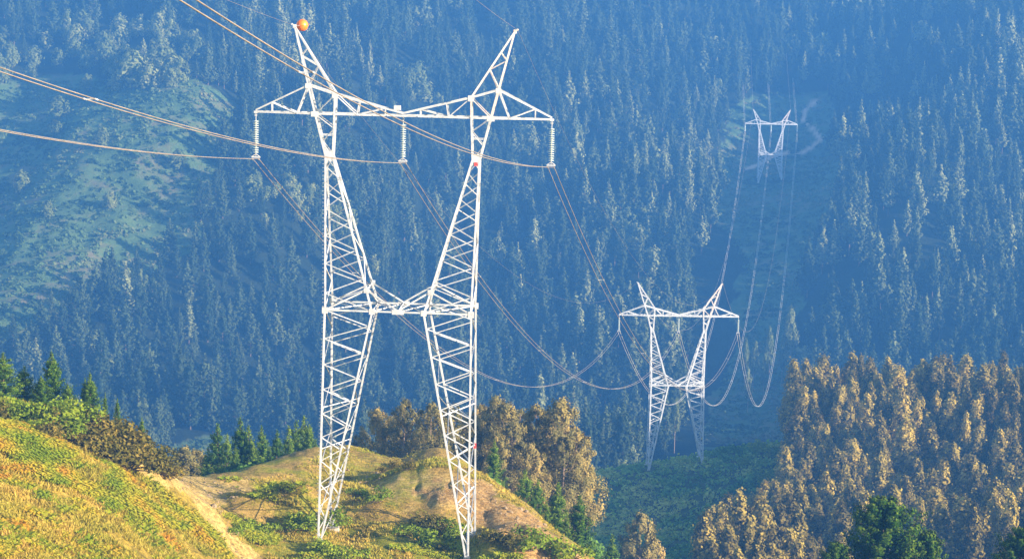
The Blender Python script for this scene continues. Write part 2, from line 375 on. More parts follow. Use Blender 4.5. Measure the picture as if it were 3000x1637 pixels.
m, n, b = mat('near_ground', .95, 0, .1)
fine = noise(n, .9, 8, .72); coarse = noise(n, .16, 5, .6)
g_dry = ramp(n, [(.30, (.10, .08, .022)), (.46, (.26, .18, .045)), (.60, (.38, .25, .07)), (.75, (.48, .32, .12))], fine)
g_left = ramp(n, [(.30, (.09, .075, .016)), (.45, (.24, .18, .028)), (.57, (.37, .265, .038)), (.72, (.52, .35, .085))], fine)
g_green = ramp(n, [(.30, (.10, .12, .012)), (.5, (.24, .235, .022)), (.72, (.40, .30, .045))], fine)
dirt = ramp(n, [(.30, (.20, .13, .04)), (.5, (.42, .30, .095)), (.70, (.58, .43, .17))], noise(n, .8, 8, .75))
scr = ramp(n, [(.32, (.11, .06, .022)), (.5, (.34, .21, .075)), (.68, (.55, .37, .16))], noise(n, 1.3, 8, .8))
c = mix(n, ramp(n, [(.46, (0, 0, 0)), (.60, (1, 1, 1))], coarse), g_dry, g_green)
c = mix(n, attr(n, 'green'), c, g_green)
c = mix(n, attr(n, 'left'), c, g_left)
pm = ramp(n, [(.35, (0, 0, 0)), (.6, (1, 1, 1))], math_(n, 'ADD', attr(n, 'path'), math_(n, 'MULTIPLY', math_(n, 'SUBTRACT', noise(n, .7, 5, .7), .5), .8)))
c = mix(n, pm, c, dirt); c = mix(n, attr(n, 'scarp'), c, scr)
c = mix(n, 1.0, c, ramp(n, [(.36, (.42, .46, .40)), (.5, (.95, .95, .92)), (.66, (1.3, 1.22, 1.15))], noise(n, 3.2, 6, .8)), 'MULTIPLY')
n.links.new(c, b.inputs['Base Color'])
bp = n.nodes.new('ShaderNodeBump'); bp.inputs['Strength'].default_value = 1.0; bp.inputs['Distance'].default_value = .35
n.links.new(noise(n, 1.6, 8, .75), bp.inputs['Height']); n.links.new(bp.outputs[0], b.inputs['Normal'])
M['near_ground'] = m
m, n, b = mat('mid_ground', .95, 0, .1)
n.links.new(ramp(n, [(.3, (.030, .045, .014)), (.55, (.060, .075, .022)), (.75, (.12, .095, .04))], noise(n, .12, 8, .7)), b.inputs['Base Color']); M['mid_ground'] = m
m, n, b = mat('far_ground', .95, 0, .1)
wood = ramp(n, [(.3, (.010, .018, .008)), (.7, (.024, .034, .014))], noise(n, .05, 6, .7))
opn = ramp(n, [(.32, (.03, .065, .022)), (.5, (.085, .135, .045)), (.62, (.14, .13, .06)), (.75, (.25, .19, .10))], noise(n, .035, 8, .72))
c = mix(n, attr(n, 'open'), wood, opn); c = mix(n, attr(n, 'track'), c, (.56, .40, .27))
n.links.new(c, b.inputs['Base Color'])
bp = n.nodes.new('ShaderNodeBump'); bp.inputs['Strength'].default_value = .8; bp.inputs['Distance'].default_value = 2.0
n.links.new(noise(n, .25, 8, .75), bp.inputs['Height']); n.links.new(bp.outputs[0], b.inputs['Normal'])
M['far_ground'] = m
sheet('ground', YB[0], YB[1], 430, M['near_ground'])
sheet('valley_ground', YB[1], YB[2], 230, M['mid_ground'])
sheet('mountainside', YB[2], YB[3], 300, M['far_ground'])

# ------------------------------------------------------------------ plants
def quads(C, N, size, aspect=1.5):
    """rhombic leaf clumps at C facing N"""
    k = len(C); r = RNG.normal(size=(k, 3)); N = N/np.linalg.norm(N, axis=1)[:, None]
    t = np.cross(N, r); t /= np.linalg.norm(t, axis=1)[:, None]; bt = np.cross(N, t)
    s = (size*(.65+.7*RNG.random(k)))[:, None]
    a = C+t*s*aspect*.5; c = C-t*s*aspect*.5; j = (RNG.random((k, 1))-.5)*.5
    bb = C+bt*s*.5+t*s*j; d = C-bt*s*.5+t*s*j
    V = np.stack([a, bb, c, d], 1).reshape(-1, 3); Q = np.arange(4*k).reshape(k, 4); return V, Q
def cat_(parts):
    V = []; Q = []; T = []; b = 0
    for v, q, t in parts:
        V.append(v); Q.append(q+b); T.append(t); b += len(v)
    return np.concatenate(V), np.concatenate(Q), np.concatenate(T)

def pine_geo(H, R, whorls, per, pts, k, leaf, base=.22, spire=.14, up=.45, gap=.25, sd=0, shape=.85, tuft=.17):
    """tapered trunk with limbs, and a crown of needle clumps on upswept whorled branches"""
    rs = np.random.default_rng(sd); tr = MB()
    bend = rs.normal(size=2)*H*.008
    def axis(t): return np.array([bend[0]*math.sin(t*3), bend[1]*math.sin(t*2.5), H*t])
    tr.tube([axis(t) for t in np.linspace(0, 1, 8)], [H*.013*(1-t)+.025 for t in np.linspace(0, 1, 8)], 6)
    C = []; N = []; T = []
    for i in range(whorls):
        t = base+(1-spire-base)*(i/(whorls-1)); t += rs.normal()*.008
        L = R*((1-(t-base)/(1-base))**shape)*(.75+.5*rs.random())+.25
        ph = rs.random()*6.28
        for j in range(per):
            if rs.random() < gap: continue
            a = ph+j*2*PI/per+rs.normal()*.3; l = L*(.65+.55*rs.random()); u = up*(.7+.6*rs.random())+.25*t
            o = axis(t); dr = np.array([math.cos(a), math.sin(a), 0])
            def br(s): return o+dr*l*s+np.array([0, 0, l*u*s*s*.9+ l*.05*s])
            tr.tube([br(0), br(.5), br(.92)], [.03+.010*l, .02+.005*l, .012], 3)
            for s in np.linspace(.28, 1., pts):
                c0 = br(s); rad = (.13+tuft*l*(1-.55*s))
                for q in range(k):
                    off = rs.normal(size=3)*rad*np.array([1, 1, .55]); C.append(c0+off)
                    N.append(off/rad*.4+np.array([0, 0, .5])+dr*.75+rs.normal(size=3)*.3); T.append(.2*rs.random()+.4*s+.2*(off[2]/rad > .2)+.05)  # tint paints a dark crown interior and sunlit outer and upper needles
    for t in np.linspace(1-spire-.05, 1.005, int(10+pts*1.2)):      # leader shoot
        for q in range(max(2, k)):
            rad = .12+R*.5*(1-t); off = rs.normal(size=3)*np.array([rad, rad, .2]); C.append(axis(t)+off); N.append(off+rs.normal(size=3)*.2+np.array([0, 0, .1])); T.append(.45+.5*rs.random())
    V, Q = quads(np.array(C), np.array(N), leaf); return tr, V, Q, np.repeat(np.clip(T, 0, 1), 4)

def clump_geo(H, R, nclump, k, leaf, base=.3, prof=None, cr_=(.12, .22), sd=0, limbs=7, droop=.25, tilt=0., trunk=.014, smooth=.3):
    """tree whose crown is many uneven leaf clumps round a limbed trunk"""
    rs = np.random.default_rng(sd); tr = MB(); bx, by = rs.normal(size=2)*H*.02
    def axis(t): return np.array([bx*t*t+tilt*H*t, by*t*t, H*t])
    tr.tube([axis(t) for t in np.linspace(0, .97, 8)], [H*trunk*(1-t)+.03 for t in np.linspace(0, 1, 8)], 6)
    C = []; N = []; T = []
    prof = prof or (lambda u: (math.sin(PI*min(1, u*1.0+.12)**.75))**.8)
    for i in range(nclump):
        u = rs.random()**1.05 if i > 3 else 1-.05*i
        t = base+(1-base)*u; r = R*prof(u)*(.35+.75*rs.random()); a = rs.random()*6.28
        c0 = axis(t)+np.array([r*math.cos(a), r*math.sin(a), -r*droop*rs.random()])
        rad = H*.0+R*(cr_[0]+(cr_[1]-cr_[0])*rs.random())*(1.15-.55*u)
        if i % max(1, nclump//limbs) == 0:
            s0 = axis(max(.15, t-.16)); tr.tube([s0, (s0+c0)/2+np.array([0, 0, -.1*r]), c0], [.02+.0035*H, .015+.002*H, .015], 4)
        tc = rs.random()
        for q in range(k):
            d = rs.normal(size=3); d /= np.linalg.norm(d)
            if d[2] < -.35 and rs.random() < .6: d[2] *= -1
            off = rs.normal(size=3)*rad*np.array([.55, .55, .85]); C.append(c0+off)
            N.append(off/rad*.55+np.array([math.cos(a), math.sin(a), 0])*.75+rs.normal(size=3)*smooth*.7+np.array([0, 0, .3])); T.append(.75*tc+.25*rs.random())
    V, Q = quads(np.array(C), np.array(N), leaf); return tr, V, Q, np.repeat(np.clip(T, 0, 1), 4)

class Kind:
    def __init__(s, nm, geo, leafm, barkm, single=False):
        tr, V, Q, T = geo; s.nm = nm
        s.crown = np_mesh('crown', V, Q, [leafm], col=T); s.trunk = tr.mesh('trunk', barkm)
        s.raw = (V, Q, T)
    def place(s, loc, rz, sc, label, cat, group):
        e = empty(s.nm, loc, rz, sc); link('crown', s.crown, e); link('trunk', s.trunk, e)
        return tag(e, label, cat, group)

narrow = lambda u: (1-u)**.62*min(1, .35+u*3.5)+.03
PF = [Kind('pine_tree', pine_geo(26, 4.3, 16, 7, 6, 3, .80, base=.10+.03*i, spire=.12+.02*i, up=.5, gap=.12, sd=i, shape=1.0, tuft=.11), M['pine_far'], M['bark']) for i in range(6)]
PD = [Kind('pine_tree', pine_geo(25, 4.9, 15, 7, 6, 4, .66, base=.08, spire=.13+.02*i, up=.5, gap=.12, sd=160+i, shape=.92, tuft=.12), M['pine_painted_shade'], M['bark']) for i in range(4)]
EF = [Kind('eucalyptus_tree', clump_geo(26, 4.5, 90, 24, .6, base=.45, prof=narrow, cr_=(.12, .30), sd=140+i, droop=.35, smooth=.5), M['broad'], M['bark_pale']) for i in range(3)]
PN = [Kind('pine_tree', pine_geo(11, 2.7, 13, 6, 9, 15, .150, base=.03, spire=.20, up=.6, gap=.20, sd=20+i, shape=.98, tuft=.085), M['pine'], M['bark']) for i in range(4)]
EU = [Kind('eucalyptus_tree', clump_geo(26, 4.5, 150, 36, .42, base=.24, prof=narrow, cr_=(.12, .30), sd=40+i, droop=.35, smooth=.5), M['euc'], M['bark_pale']) for i in range(7)]
EN = [Kind('eucalyptus_tree', clump_geo(19, 4.4, 120, 80, .24, base=.25, prof=lambda u: math.sqrt(max(.03, 1-(1.45*u-.45)**2)), cr_=(.10, .24), sd=60+i, droop=.3, smooth=.45), M['euc_olive'], M['bark_pale']) for i in range(4)]
BF = [Kind('broadleaf_tree', clump_geo(14, 6.5, 55, 20, 1.0, base=.18, cr_=(.18, .32), sd=80+i, prof=lambda u: math.sqrt(max(.05, 1-(1.75*u-.75)**2))), M['broad'], M['bark']) for i in range(3)]

# ---- far forest: scattered pines on the mountainside
sp_ = 9.5
gy = np.arange(838, 2020, sp_); pts = []
for y in gy:
    hw = y*.255
    xs = np.arange(-hw, hw, sp_)
    pts.append(np.stack([xs+RNG.normal(size=len(xs))*2.6, y+RNG.normal(size=len(xs))*2.6], -1))
pts = np.concatenate(pts); z = hgt(pts[:, 0], pts[:, 1]); px, py, dd = proj(np.column_stack([pts, z]))
lw = np.where(px < 900, 2.2, 1.); wobx = px+fbm(pts[:, 0]/30, pts[:, 1]/30, 31, 3)*40*lw; woby = py+fbm(pts[:, 0]/30, pts[:, 1]/30, 37, 3)*30*lw
opn_ = inpoly(wobx, woby, CORR) | inpoly(wobx, woby, HEATH) | inpoly(wobx, woby, PATCH)
hedge = inpoly(wobx, woby, HEDGE)
lt = np.clip((pts[:, 1]-628)/827, 0, 1); opn_ |= (np.abs(pts[:, 0]-44-110*lt) < 27+12*vn(pts[:, 0]/20, pts[:, 1]/20, 47)) & (pts[:, 1] < 1500)
dens = vn(pts[:, 0]/45, pts[:, 1]/45, 41)+.5
keep = (~opn_) & (RNG.random(len(px)) < .45+.75*dens) & (~hedge | (RNG.random(len(px)) < .12))
hs = .55+.65*RNG.random(len(px))**1.3+.45*(vn(pts[:, 0]/60, pts[:, 1]/60, 43)); rzs = RNG.random(len(px))*6.28
far_pts = np.column_stack([pts, z])[keep]; far_s = hs[keep]; far_r = rzs[keep]; fpx, fpy, fd = px[keep], py[keep], dd[keep]
tipy = fpy-F*26*far_s/fd
lim = np.where(fpx < 500, 1180, np.where(fpx < 1700, 1330, np.where(fpx < 2300, 1320, 1040)))
vis = (fpx > 0) & (fpx < 3000) & (tipy > -5) & (tipy < lim-25)
idx = np.where(vis)[0]; idx = idx[np.argsort(-(26*far_s/fd)[idx])][:290]
ind = np.zeros(len(far_pts), bool); ind[idx] = True
LIT = [[(2380,150),(3300,60),(3300,900),(2700,1000),(2330,980),(2330,700),(2420,480)], [(1480,380),(2130,330),(2130,760),(1900,900),(1450,860)], [(680,40),(1130,40),(1100,330),(720,380)], [(1650,950),(2050,1000),(2050,1300),(1500,1200)]]  # patches coloured as sunlit; pines outside them mostly take the shade-coloured needles
def painted_lit(P0):
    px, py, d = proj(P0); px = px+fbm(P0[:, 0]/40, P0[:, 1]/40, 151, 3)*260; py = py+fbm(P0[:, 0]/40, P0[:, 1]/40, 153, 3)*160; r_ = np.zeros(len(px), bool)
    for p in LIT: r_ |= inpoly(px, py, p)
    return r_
far_lit = painted_lit(far_pts) ^ (RNG.random(len(far_pts)) < .10)
def farlabel(x, y):
    if x < 700: return 'tall dark hazy pine at the foot of the far mountainside, below the left heath'
    if x < 950: return 'tall dark hazy pine on the lower mountainside, seen left of the near pylon'
    if x < 1400: return 'tall hazy pine on the lower mountainside, seen between or behind the near pylon masts'
    if x < 1900: return 'tall hazy pine on the lower mountainside, seen between the near and middle pylons'
    if x < 2300: return 'tall hazy pine on the lower mountainside, behind the middle pylon and its cables'
    return 'tall blue hazy pine on the far mountainside above the brown eucalyptus wood'
for i in idx:
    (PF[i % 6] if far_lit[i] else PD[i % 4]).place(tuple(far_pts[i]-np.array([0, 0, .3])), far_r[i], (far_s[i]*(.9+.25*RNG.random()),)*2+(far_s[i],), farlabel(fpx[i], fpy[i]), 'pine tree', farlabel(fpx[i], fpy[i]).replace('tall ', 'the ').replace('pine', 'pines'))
# the rest of a forest: one mass, instanced on points
def first_obj(me):
    for o in bpy.data.objects:
        if o.data == me: return o
def mass(name, kinds, P0, rz, sc, ki, label, cat):
    me = bpy.data.meshes.new(name)
    me.vertices.add(len(P0)); me.vertices.foreach_set('co', P0.astype(np.float32).ravel())
    for nme, arr in (('rz', rz), ('sc', sc), ('sw', sc*(.75+.6*RNG.random(len(sc))))):
        a = me.attributes.new(nme, 'FLOAT', 'POINT'); a.data.foreach_set('value', arr.astype(np.float32))
    a = me.attributes.new('kind_index', 'INT', 'POINT'); a.data.foreach_set('value', ki.astype(np.int32))
    fo = tag(link(name, me), label, cat, kind='stuff')
    ng = bpy.data.node_groups.new(name, 'GeometryNodeTree')
    ng.interface.new_socket('Geometry', in_out='INPUT', socket_type='NodeSocketGeometry'); ng.interface.new_socket('Geometry', in_out='OUTPUT', socket_type='NodeSocketGeometry')
    gi = ng.nodes.new('NodeGroupInput'); go = ng.nodes.new('NodeGroupOutput'); jn = ng.nodes.new('GeometryNodeJoinGeometry')
    def named(nm, ty='FLOAT'):
        a = ng.nodes.new('GeometryNodeInputNamedAttribute'); a.data_type = ty; a.inputs[0].default_value = nm; return a.outputs[0]
    for part in ('crown', 'trunk'):
        g2i = ng.nodes.new('GeometryNodeGeometryToInstance')
        for k in reversed(kinds):
            oi = ng.nodes.new('GeometryNodeObjectInfo'); oi.transform_space = 'ORIGINAL'; oi.inputs['Object'].default_value = first_obj(getattr(k, part))
            ng.links.new(oi.outputs['Geometry'], g2i.inputs[0])
        ip = ng.nodes.new('GeometryNodeInstanceOnPoints'); ip.inputs['Pick Instance'].default_value = True
        cx = ng.nodes.new('ShaderNodeCombineXYZ'); ng.links.new(named('rz'), cx.inputs[2])
        e2r = ng.nodes.new('FunctionNodeEulerToRotation'); ng.links.new(cx.outputs[0], e2r.inputs[0])
        ng.links.new(gi.outputs[0], ip.inputs['Points']); ng.links.new(g2i.outputs[0], ip.inputs['Instance'])
        ng.links.new(named('kind_index', 'INT'), ip.inputs['Instance Index']); ng.links.new(e2r.outputs[0], ip.inputs['Rotation'])
        cs = ng.nodes.new('ShaderNodeCombineXYZ')
        for q in range(3): ng.links.new(named('sc' if q == 2 else 'sw'), cs.inputs[q])
        ng.links.new(cs.outputs[0], ip.inputs['Scale']); ng.links.new(ip.outputs[0], jn.inputs[0])
    ng.links.new(jn.outputs[0], go.inputs[0])
    md = fo.modifiers.new('forest', 'NODES'); md.node_group = ng
    return fo

def ground_at(px, py, y0, y1, n=1500):
    """nearest ground point seen at photo pixel, searched between depths y0..y1"""
    ds = np.linspace(y0, y1, n); pp = np.array([P(px, py, d) for d in ds]); z = hgt(pp[:, 0], pp[:, 1])
    k = np.argmax(pp[:, 2] < z) if (pp[:, 2] < z).any() else n-1
    return pp[k]
def stand(x, y): return float(hgt([x], [y])[0])
def at_depth(px, d):
    """ground point under photo column px at depth d"""
    z = -60+CZ
    for _ in range(6):
        py = 800
        # iterate height for that depth
        lo = P(px, 0, d); 
        q = P(px, 818.5, d); x = q[0]; 
        y = (d+(z-CZ)*sp)/cp; z = stand(x, y)
        u = (px-1500)/F
        vv = ((y*sp+(z-CZ)*cp)/d); x = ((u+vv*sr)/cr)*d if False else (u*cr - ((vv-u*sr)/cr)*sr)*d
        z = stand(x, y)
    return np.array([x, y, z])

# ---- broadleaf hedges and lone trees on the heath
spots = []
for i in range(62):
    bx = RNG.uniform(-40, 600); by = RNG.choice([75, 110, 150, 190, 225])+RNG.normal()*10
    spots.append((bx, by+30, RNG.uniform(.6, 1.05), 0))
spots += [(385, 262, 1.45, 1), (470, 215, 1.3, 2), (500, 240, 1.1, 2), (170, 350, .9, 0), (165, 400, .6, 0), (300, 430, .7, 0), (60, 560, .7, 0), (320, 610, .6, 0), (140, 640, .6, 0), (520, 500, .7, 0), (2420, 1010, 1.0, 3), (2375, 1015, .8, 3), (1680, 420, 1.0, 4), (1560, 380, .9, 4), (2105, 290, .9, 4)]
lbs = {0: 'bushy blue green tree in the hedges and heath at the top left of the mountainside', 1: 'large pale sunlit round tree standing alone at the edge of the heath', 2: 'pale sunlit tree in the hedge just right of the lone round tree',
       3: 'rounded green tree beside the dirt track below the forest edge', 4: 'low round tree among the far pines on the slope'}
for i, (x, y, s_, k) in enumerate(spots):
    g = ground_at(x, y, 1000, 2000, 500)
    BF[i % 3].place((g[0], g[1], stand(g[0], g[1])-.3), RNG.random()*6, s_, lbs[k], 'broadleaf tree', None if k == 1 else {0: 'trees and hedges on the far heath', 2: 'pale trees beside the lone round tree', 3: 'rounded trees by the far track', 4: 'low round trees among far pines'}[k])
# ---- tall thin eucalypts in the far clearing
for i, (x, d, s_) in enumerate([(2252, 1150, 1.1), (2315, 1160, 1.3), (2300, 1165, 1.1), (2205, 1140, .95), (2235, 1120, .9), (2180, 1150, .9), (2190, 1100, .85), (1975, 1010, .9), (2290, 1150, .8)]):
    g = at_depth(x, d); k = EF[i % 3]
    k.place((g[0], g[1], g[2]-.3), i*1.3, (s_*.6, s_*.6, s_), ('tallest pale topped eucalyptus with a bare trunk in the far clearing' if i == 1 else 'thin bare trunked eucalyptus at the edge of the far clearing'), 'eucalyptus tree', None if i == 1 else 'thin eucalyptus trees by the far clearing')

# ---- eucalyptus wood on the right
n_e = 0
gy = np.arange(438, 668, 5.8)
cand = []
for y in gy:
    for x in np.arange(20, y*.26, 5.6):
        cand.append((x+RNG.normal()*1.9, y+RNG.normal()*1.9))
cand = np.array(cand); z = hgt(cand[:, 0], cand[:, 1]); px, py, dd = proj(np.column_stack([cand, z]))
WOOD = [(2310,1290),(2420,1270),(3300,1230),(3300,2100),(2040,2100),(2060,1780),(2230,1660),(2330,1520)]
inw = inpoly(px, py, WOOD) & (RNG.random(len(px)) < .90)
cand = cand[inw]; z = z[inw]; px = px[inw]; py = py[inw]; dd = dd[inw]
sc = .66+.34*RNG.random(len(px)); tp = py-F*26*sc/dd
inv = (px < 3060) & (tp < 1650)
order = [i for i in np.argsort(dd) if inv[i]][:290]
for c_, i in enumerate(order):
    x = px[i]; y = tp[i]
    if dd[i] > 600: lb = 'golden brown eucalyptus in the top row of the wood on the right hill'
    elif dd[i] < 500: lb = 'golden brown eucalyptus in the sunlit lower edge of the wood on the right'
    elif x < 2450: lb = 'brown eucalyptus on the shaded left flank of the wood on the right hill'
    else: lb = 'brown eucalyptus standing amid the wood on the right hill'
    s_ = sc[i]; EU[c_ % 7].place((cand[i, 0], cand[i, 1], z[i]-.3), RNG.random()*6.28, (s_*(.72+.55*RNG.random()),)*2+(s_,), lb, 'eucalyptus tree', lb.replace('eucalyptus', 'eucalypts'))
left_over = np.array([i for i in range(len(px)) if i not in set(order)])
if len(left_over): mass('eucalyptus_wood', EU, np.column_stack([cand, z])[left_over]-np.array([0, 0, .3]), RNG.random(len(left_over))*6.28, sc[left_over], np.arange(len(left_over)) % 7, 'further eucalypts closing the back of the wood on the right hill', 'wood')
rest = ~ind; RP = far_pts[rest]-np.array([0, 0, .3]); nr = len(RP)
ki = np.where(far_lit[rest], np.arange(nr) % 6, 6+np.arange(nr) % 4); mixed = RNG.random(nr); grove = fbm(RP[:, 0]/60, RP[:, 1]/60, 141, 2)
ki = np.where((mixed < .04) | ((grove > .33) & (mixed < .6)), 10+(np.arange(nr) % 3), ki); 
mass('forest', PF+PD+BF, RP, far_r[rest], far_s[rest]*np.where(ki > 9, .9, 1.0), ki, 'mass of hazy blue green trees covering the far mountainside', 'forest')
print('euc', len(order), 'far', len(far_pts))

# ---- trees behind the knoll
def put(kind, px, tip, d, H0, label, cat, group=None, wide=1.0):
    """stand a tree at column px, depth d with its tip at row tip"""
    g = at_depth(px, d); top = P(px, tip, d); H = max(3., top[2]-g[2]); s_ = H/H0
    return kind.place((g[0], g[1], g[2]-.15), RNG.random()*6.28, (s_*wide, s_*wide, s_), label, cat, group)
row = [(637,1232,300),(665,1262,292),(702,1214,300),(728,1240,306),(767,1240,298),(742,1290,288),(812,1252,300),(845,1240,310),(868,1225,312),(888,1210,306),(905,1235,300),(925,1290,296),(690,1300,284),(790,1300,290),(610,1300,300),(850,1300,290)]
for i, (x, t, d) in enumerate(row):
    lb = {2: 'tallest slender pine left of centre in the row behind the saddle', 9: 'slender pine with the highest tip at the right end of the row behind the saddle'}.get(i, 'young green pine in the row behind the saddle, left of the near pylon')
    put(PN[i % 4], x, t, d, 11, lb, 'pine tree', None if i in (2, 9) else 'young pines in the row behind the saddle', wide=.95)
for i, (x, t, d) in enumerate([(548,1302,330),(580,1310,335),(520,1345,330),(600,1345,335)]):
    put(EN[i % 4], x, t, d, 19, 'low grey brown bushy tree at the left end of the row behind the saddle', 'bushy tree', 'grey brown bushy trees behind the saddle', wide=1.5)
for i, (x, t, d) in enumerate([(1107,1190,345),(1180,1165,340),(1150,1215,350),(1258,1168,335),(1280,1215,345),(1225,1240,350),(1330,1180,340),(1060,1250,350),
        (1400,1180,355),(1455,1155,350),(1485,1175,345),(1530,1190,355),(1565,1182,350),(1600,1200,360),(1630,1165,345),(1655,1200,350),(1680,1250,345),(1420,1215,345),(1500,1230,340),(1585,1240,345),(1645,1270,340),(1360,1215,350),(1310,1240,345),(1700,1330,360),(1450,1260,335),(1550,1290,335),(1668,1300,350)]):
    lb = 'golden brown eucalyptus in the grove behind the knoll' + (', seen between the near pylon masts' if x < 1370 else ', right of the near pylon')
    put(EN[i % 4], x, t, d, 19, lb, 'eucalyptus tree', 'eucalypts ' + ('between the masts' if x < 1370 else 'right of the near pylon'), wide=1.0)
for i, (x, t, d, wd, lb) in enumerate([(1445,1282,285,1.0,'bright green pine rising just behind the knoll crest, right of the near pylon'),(1535,1368,275,1.35,'round topped dark pine, second down the right side of the knoll'),(1575,1395,272,1.0,'small twisted pine beside the round topped pine right of the knoll'),
        (1632,1405,268,1.1,'slender green pine midway down the right side of the knoll'),(1692,1442,262,1.25,'broad pine with upswept branches lowest on the right side of the knoll'),(1600,1460,262,1.1,'dark bushy pine in the gap behind the knoll slope'),
        (1790,1556,300,.9,'small green pine alone at the bottom edge right of the knoll'),(1660,1500,255,1.0,'dark young pine against the lower right edge of the knoll'),(1560,1440,266,1.1,'dark low pine close behind the knoll edge')]):
    put(PN[i % 4], x, t, d, 11, lb, 'pine tree', wide=wd)
for i, (x, t, d, lb) in enumerate([(1865,1490,400,'pointed golden eucalyptus standing alone in front of the middle pylon ridge'),(1835,1560,400,'dim brown eucalyptus at the foot of the lone pointed one'),(1905,1620,395,'eucalyptus top just showing at the bottom edge below the green ridge'),(1890,1560,410,'dim brown eucalyptus right behind the lone pointed one')]):
    put(EN[i % 4], x, t, d, 19, lb, 'eucalyptus tree', wide=.8)
for i, (x, t, d) in enumerate([(2055,1490,450),(2100,1470,455),(2150,1435,460),(2205,1445,460),(2230,1455,455),(2265,1470,460),(2300,1425,462),(2330,1480,455),(2180,1500,440),(2245,1530,438),(2120,1530,435),(2290,1540,440),(2360,1560,440),(2075,1570,430),(2210,1570,425),(2330,1570,430),(2400,1600,430),(2150,1600,420)]):
    put(EU[i % 7], x, t, d, 26, 'sunlit golden eucalyptus in the clump below the green ridge, left of the big pine', 'eucalyptus tree', 'sunlit eucalypts below the green ridge', wide=.95)
# ---- left slope pines
for i, (x, t, d, wd, lb) in enumerate([(10,1028,226,1.9,'large dense pine cut by the left edge above the bracken slope'),(75,1066,229,1.7,'bushy pine next to the large one at the left edge'),(152,1022,228,1.25,'tall pine with a long bare leader shoot above the left slope'),(265,1085,226,1.05,'pine with twin leader shoots, rightmost large one on the left slope'),
        (250,1100,226,.8,'slim second pine close beside the twin topped pine'),(120,1120,226,1.6,'low broad pine filling the gap on the left skyline'),(200,1170,226,1.5,'low spreading pine between the two tall leaders on the left skyline'),(309,1194,224,.5,'tiny sapling pine on the left skyline'),(416,1262,226,.8,'tiny sapling at the foot of the gorse on the left skyline'),(479,1320,262,.5,'small lone sapling at the left end of the saddle'),(345,1250,224,.6,'tiny pine tip poking over the gorse bushes')]):
    put(PN[i % 4], x, t, d, 11, lb, 'pine tree', wide=wd)

# ---- big foreground pine at the lower right, and its neighbour at the frame edge
big = Kind('pine_tree', pine_geo(17, 5.6, 17, 8, 9, 34, .165, base=.08, spire=.03, up=.45, gap=.08, sd=99, shape=.56, tuft=.085), M['pine_big'], M['bark'])
def putbig(px, tip, d, H, wide, rz, lb):
    top = P(px, tip, d); g = stand(top[0], top[1]); s_ = (top[2]-g)/17
    big.place((top[0], top[1], g-.2), rz, (wide, wide, s_), lb, 'pine tree', None)
putbig(2590, 1462, 232, 17, 1.12, .4, 'big dense bright green pine at the bottom edge, lower right')
putbig(2990, 1548, 236, 17, .72, 2.2, 'dark green pine cut off by the lower right corner')
putbig(2720, 1560, 231, 17, .62, 4.0, 'lower bushy shoulder pine on the right of the big green pine')
putbig(2450, 1590, 231, 17, .60, 1.0, 'low dark pine on the left flank of the big green pine')

# ------------------------------------------------------------------ ground plants
def scatter_mesh(name, protos_, locs, rz, sc, leafm, tint_off=None):
    Vs = []; Qs = []; Ts = []; b = 0
    for i in range(len(locs)):
        V, Q, T = protos_[i % len(protos_)]; c, s = math.cos(rz[i]), math.sin(rz[i])
        v = V*sc[i]; v = np.stack([v[:, 0]*c-v[:, 1]*s, v[:, 0]*s+v[:, 1]*c, v[:, 2]], -1)+locs[i]
        Vs.append(v); Qs.append(Q+b); Ts.append(np.clip(T+(tint_off[i] if tint_off is not None else 0), 0, 1)); b += len(v)
    return np_mesh(name, np.concatenate(Vs), np.concatenate(Qs), [leafm], col=np.concatenate(Ts))
def fern_proto(sd):
    rs = np.random.default_rng(sd); V = []; T = []
    for j in range(11):
        a = j*.57+rs.random()*.5; l = .75+.45*rs.random(); dr = np.array([math.cos(a), math.sin(a), 0]); sd_ = np.array([-dr[1], dr[0], 0])
        pts_ = [(0, 0, .03), (.35, .42, .085), (.7, .60, .075), (1.0, .45, .01)]; tt = rs.random()*.25
        for (s0, z0, w0), (s1, z1, w1) in zip(pts_[:-1], pts_[1:]):
            p0 = dr*l*s0+np.array([0, 0, z0*l]); p1 = dr*l*s1+np.array([0, 0, z1*l])
            V += [p0-sd_*w0*l*1.4, p1-sd_*w1*l*1.4, p1+sd_*w1*l*1.4, p0+sd_*w0*l*1.4]; T += [tt+.1*s0]*4
    V = np.array(V); return V, np.arange(len(V)).reshape(-1, 4), np.array(T)
def tuft_proto(sd, n=12, h=.20):
    rs = np.random.default_rng(sd); V = []; T = []
    for j in range(n):
        a = rs.random()*6.28; o = rs.normal(size=3)*np.array([.16, .16, 0]); l = h*(.5+rs.random()); dr = np.array([math.cos(a), math.sin(a), 0])
        s = np.array([-dr[1], dr[0], 0])*.05; t = o+dr*l*.6+np.array([0, 0, l]); V += [o-s, o+s, t+s*.3, t-s*.3]; T += [rs.random()*.3]*4
    V = np.array(V); return V, np.arange(len(V)).reshape(-1, 4), np.array(T)
def blob_proto(sd, k=60, leaf=.16, flat=.75):
    rs = np.random.default_rng(sd); d = rs.normal(size=(k, 3)); d /= np.linalg.norm(d, axis=1)[:, None]; d[:, 2] = np.abs(d[:, 2])
    lump = 1+.25*np.sin(d[:, 0]*5+sd)+.2*np.sin(d[:, 1]*6+sd*2); C = d*lump[:, None]*np.array([1, 1, flat])*(.75+.3*rs.random((k, 1)))
    V, Q = quads(C, d+rs.normal(size=(k, 3))*.45, leaf); return V, Q, np.repeat(rs.random(k)*.45, 4)
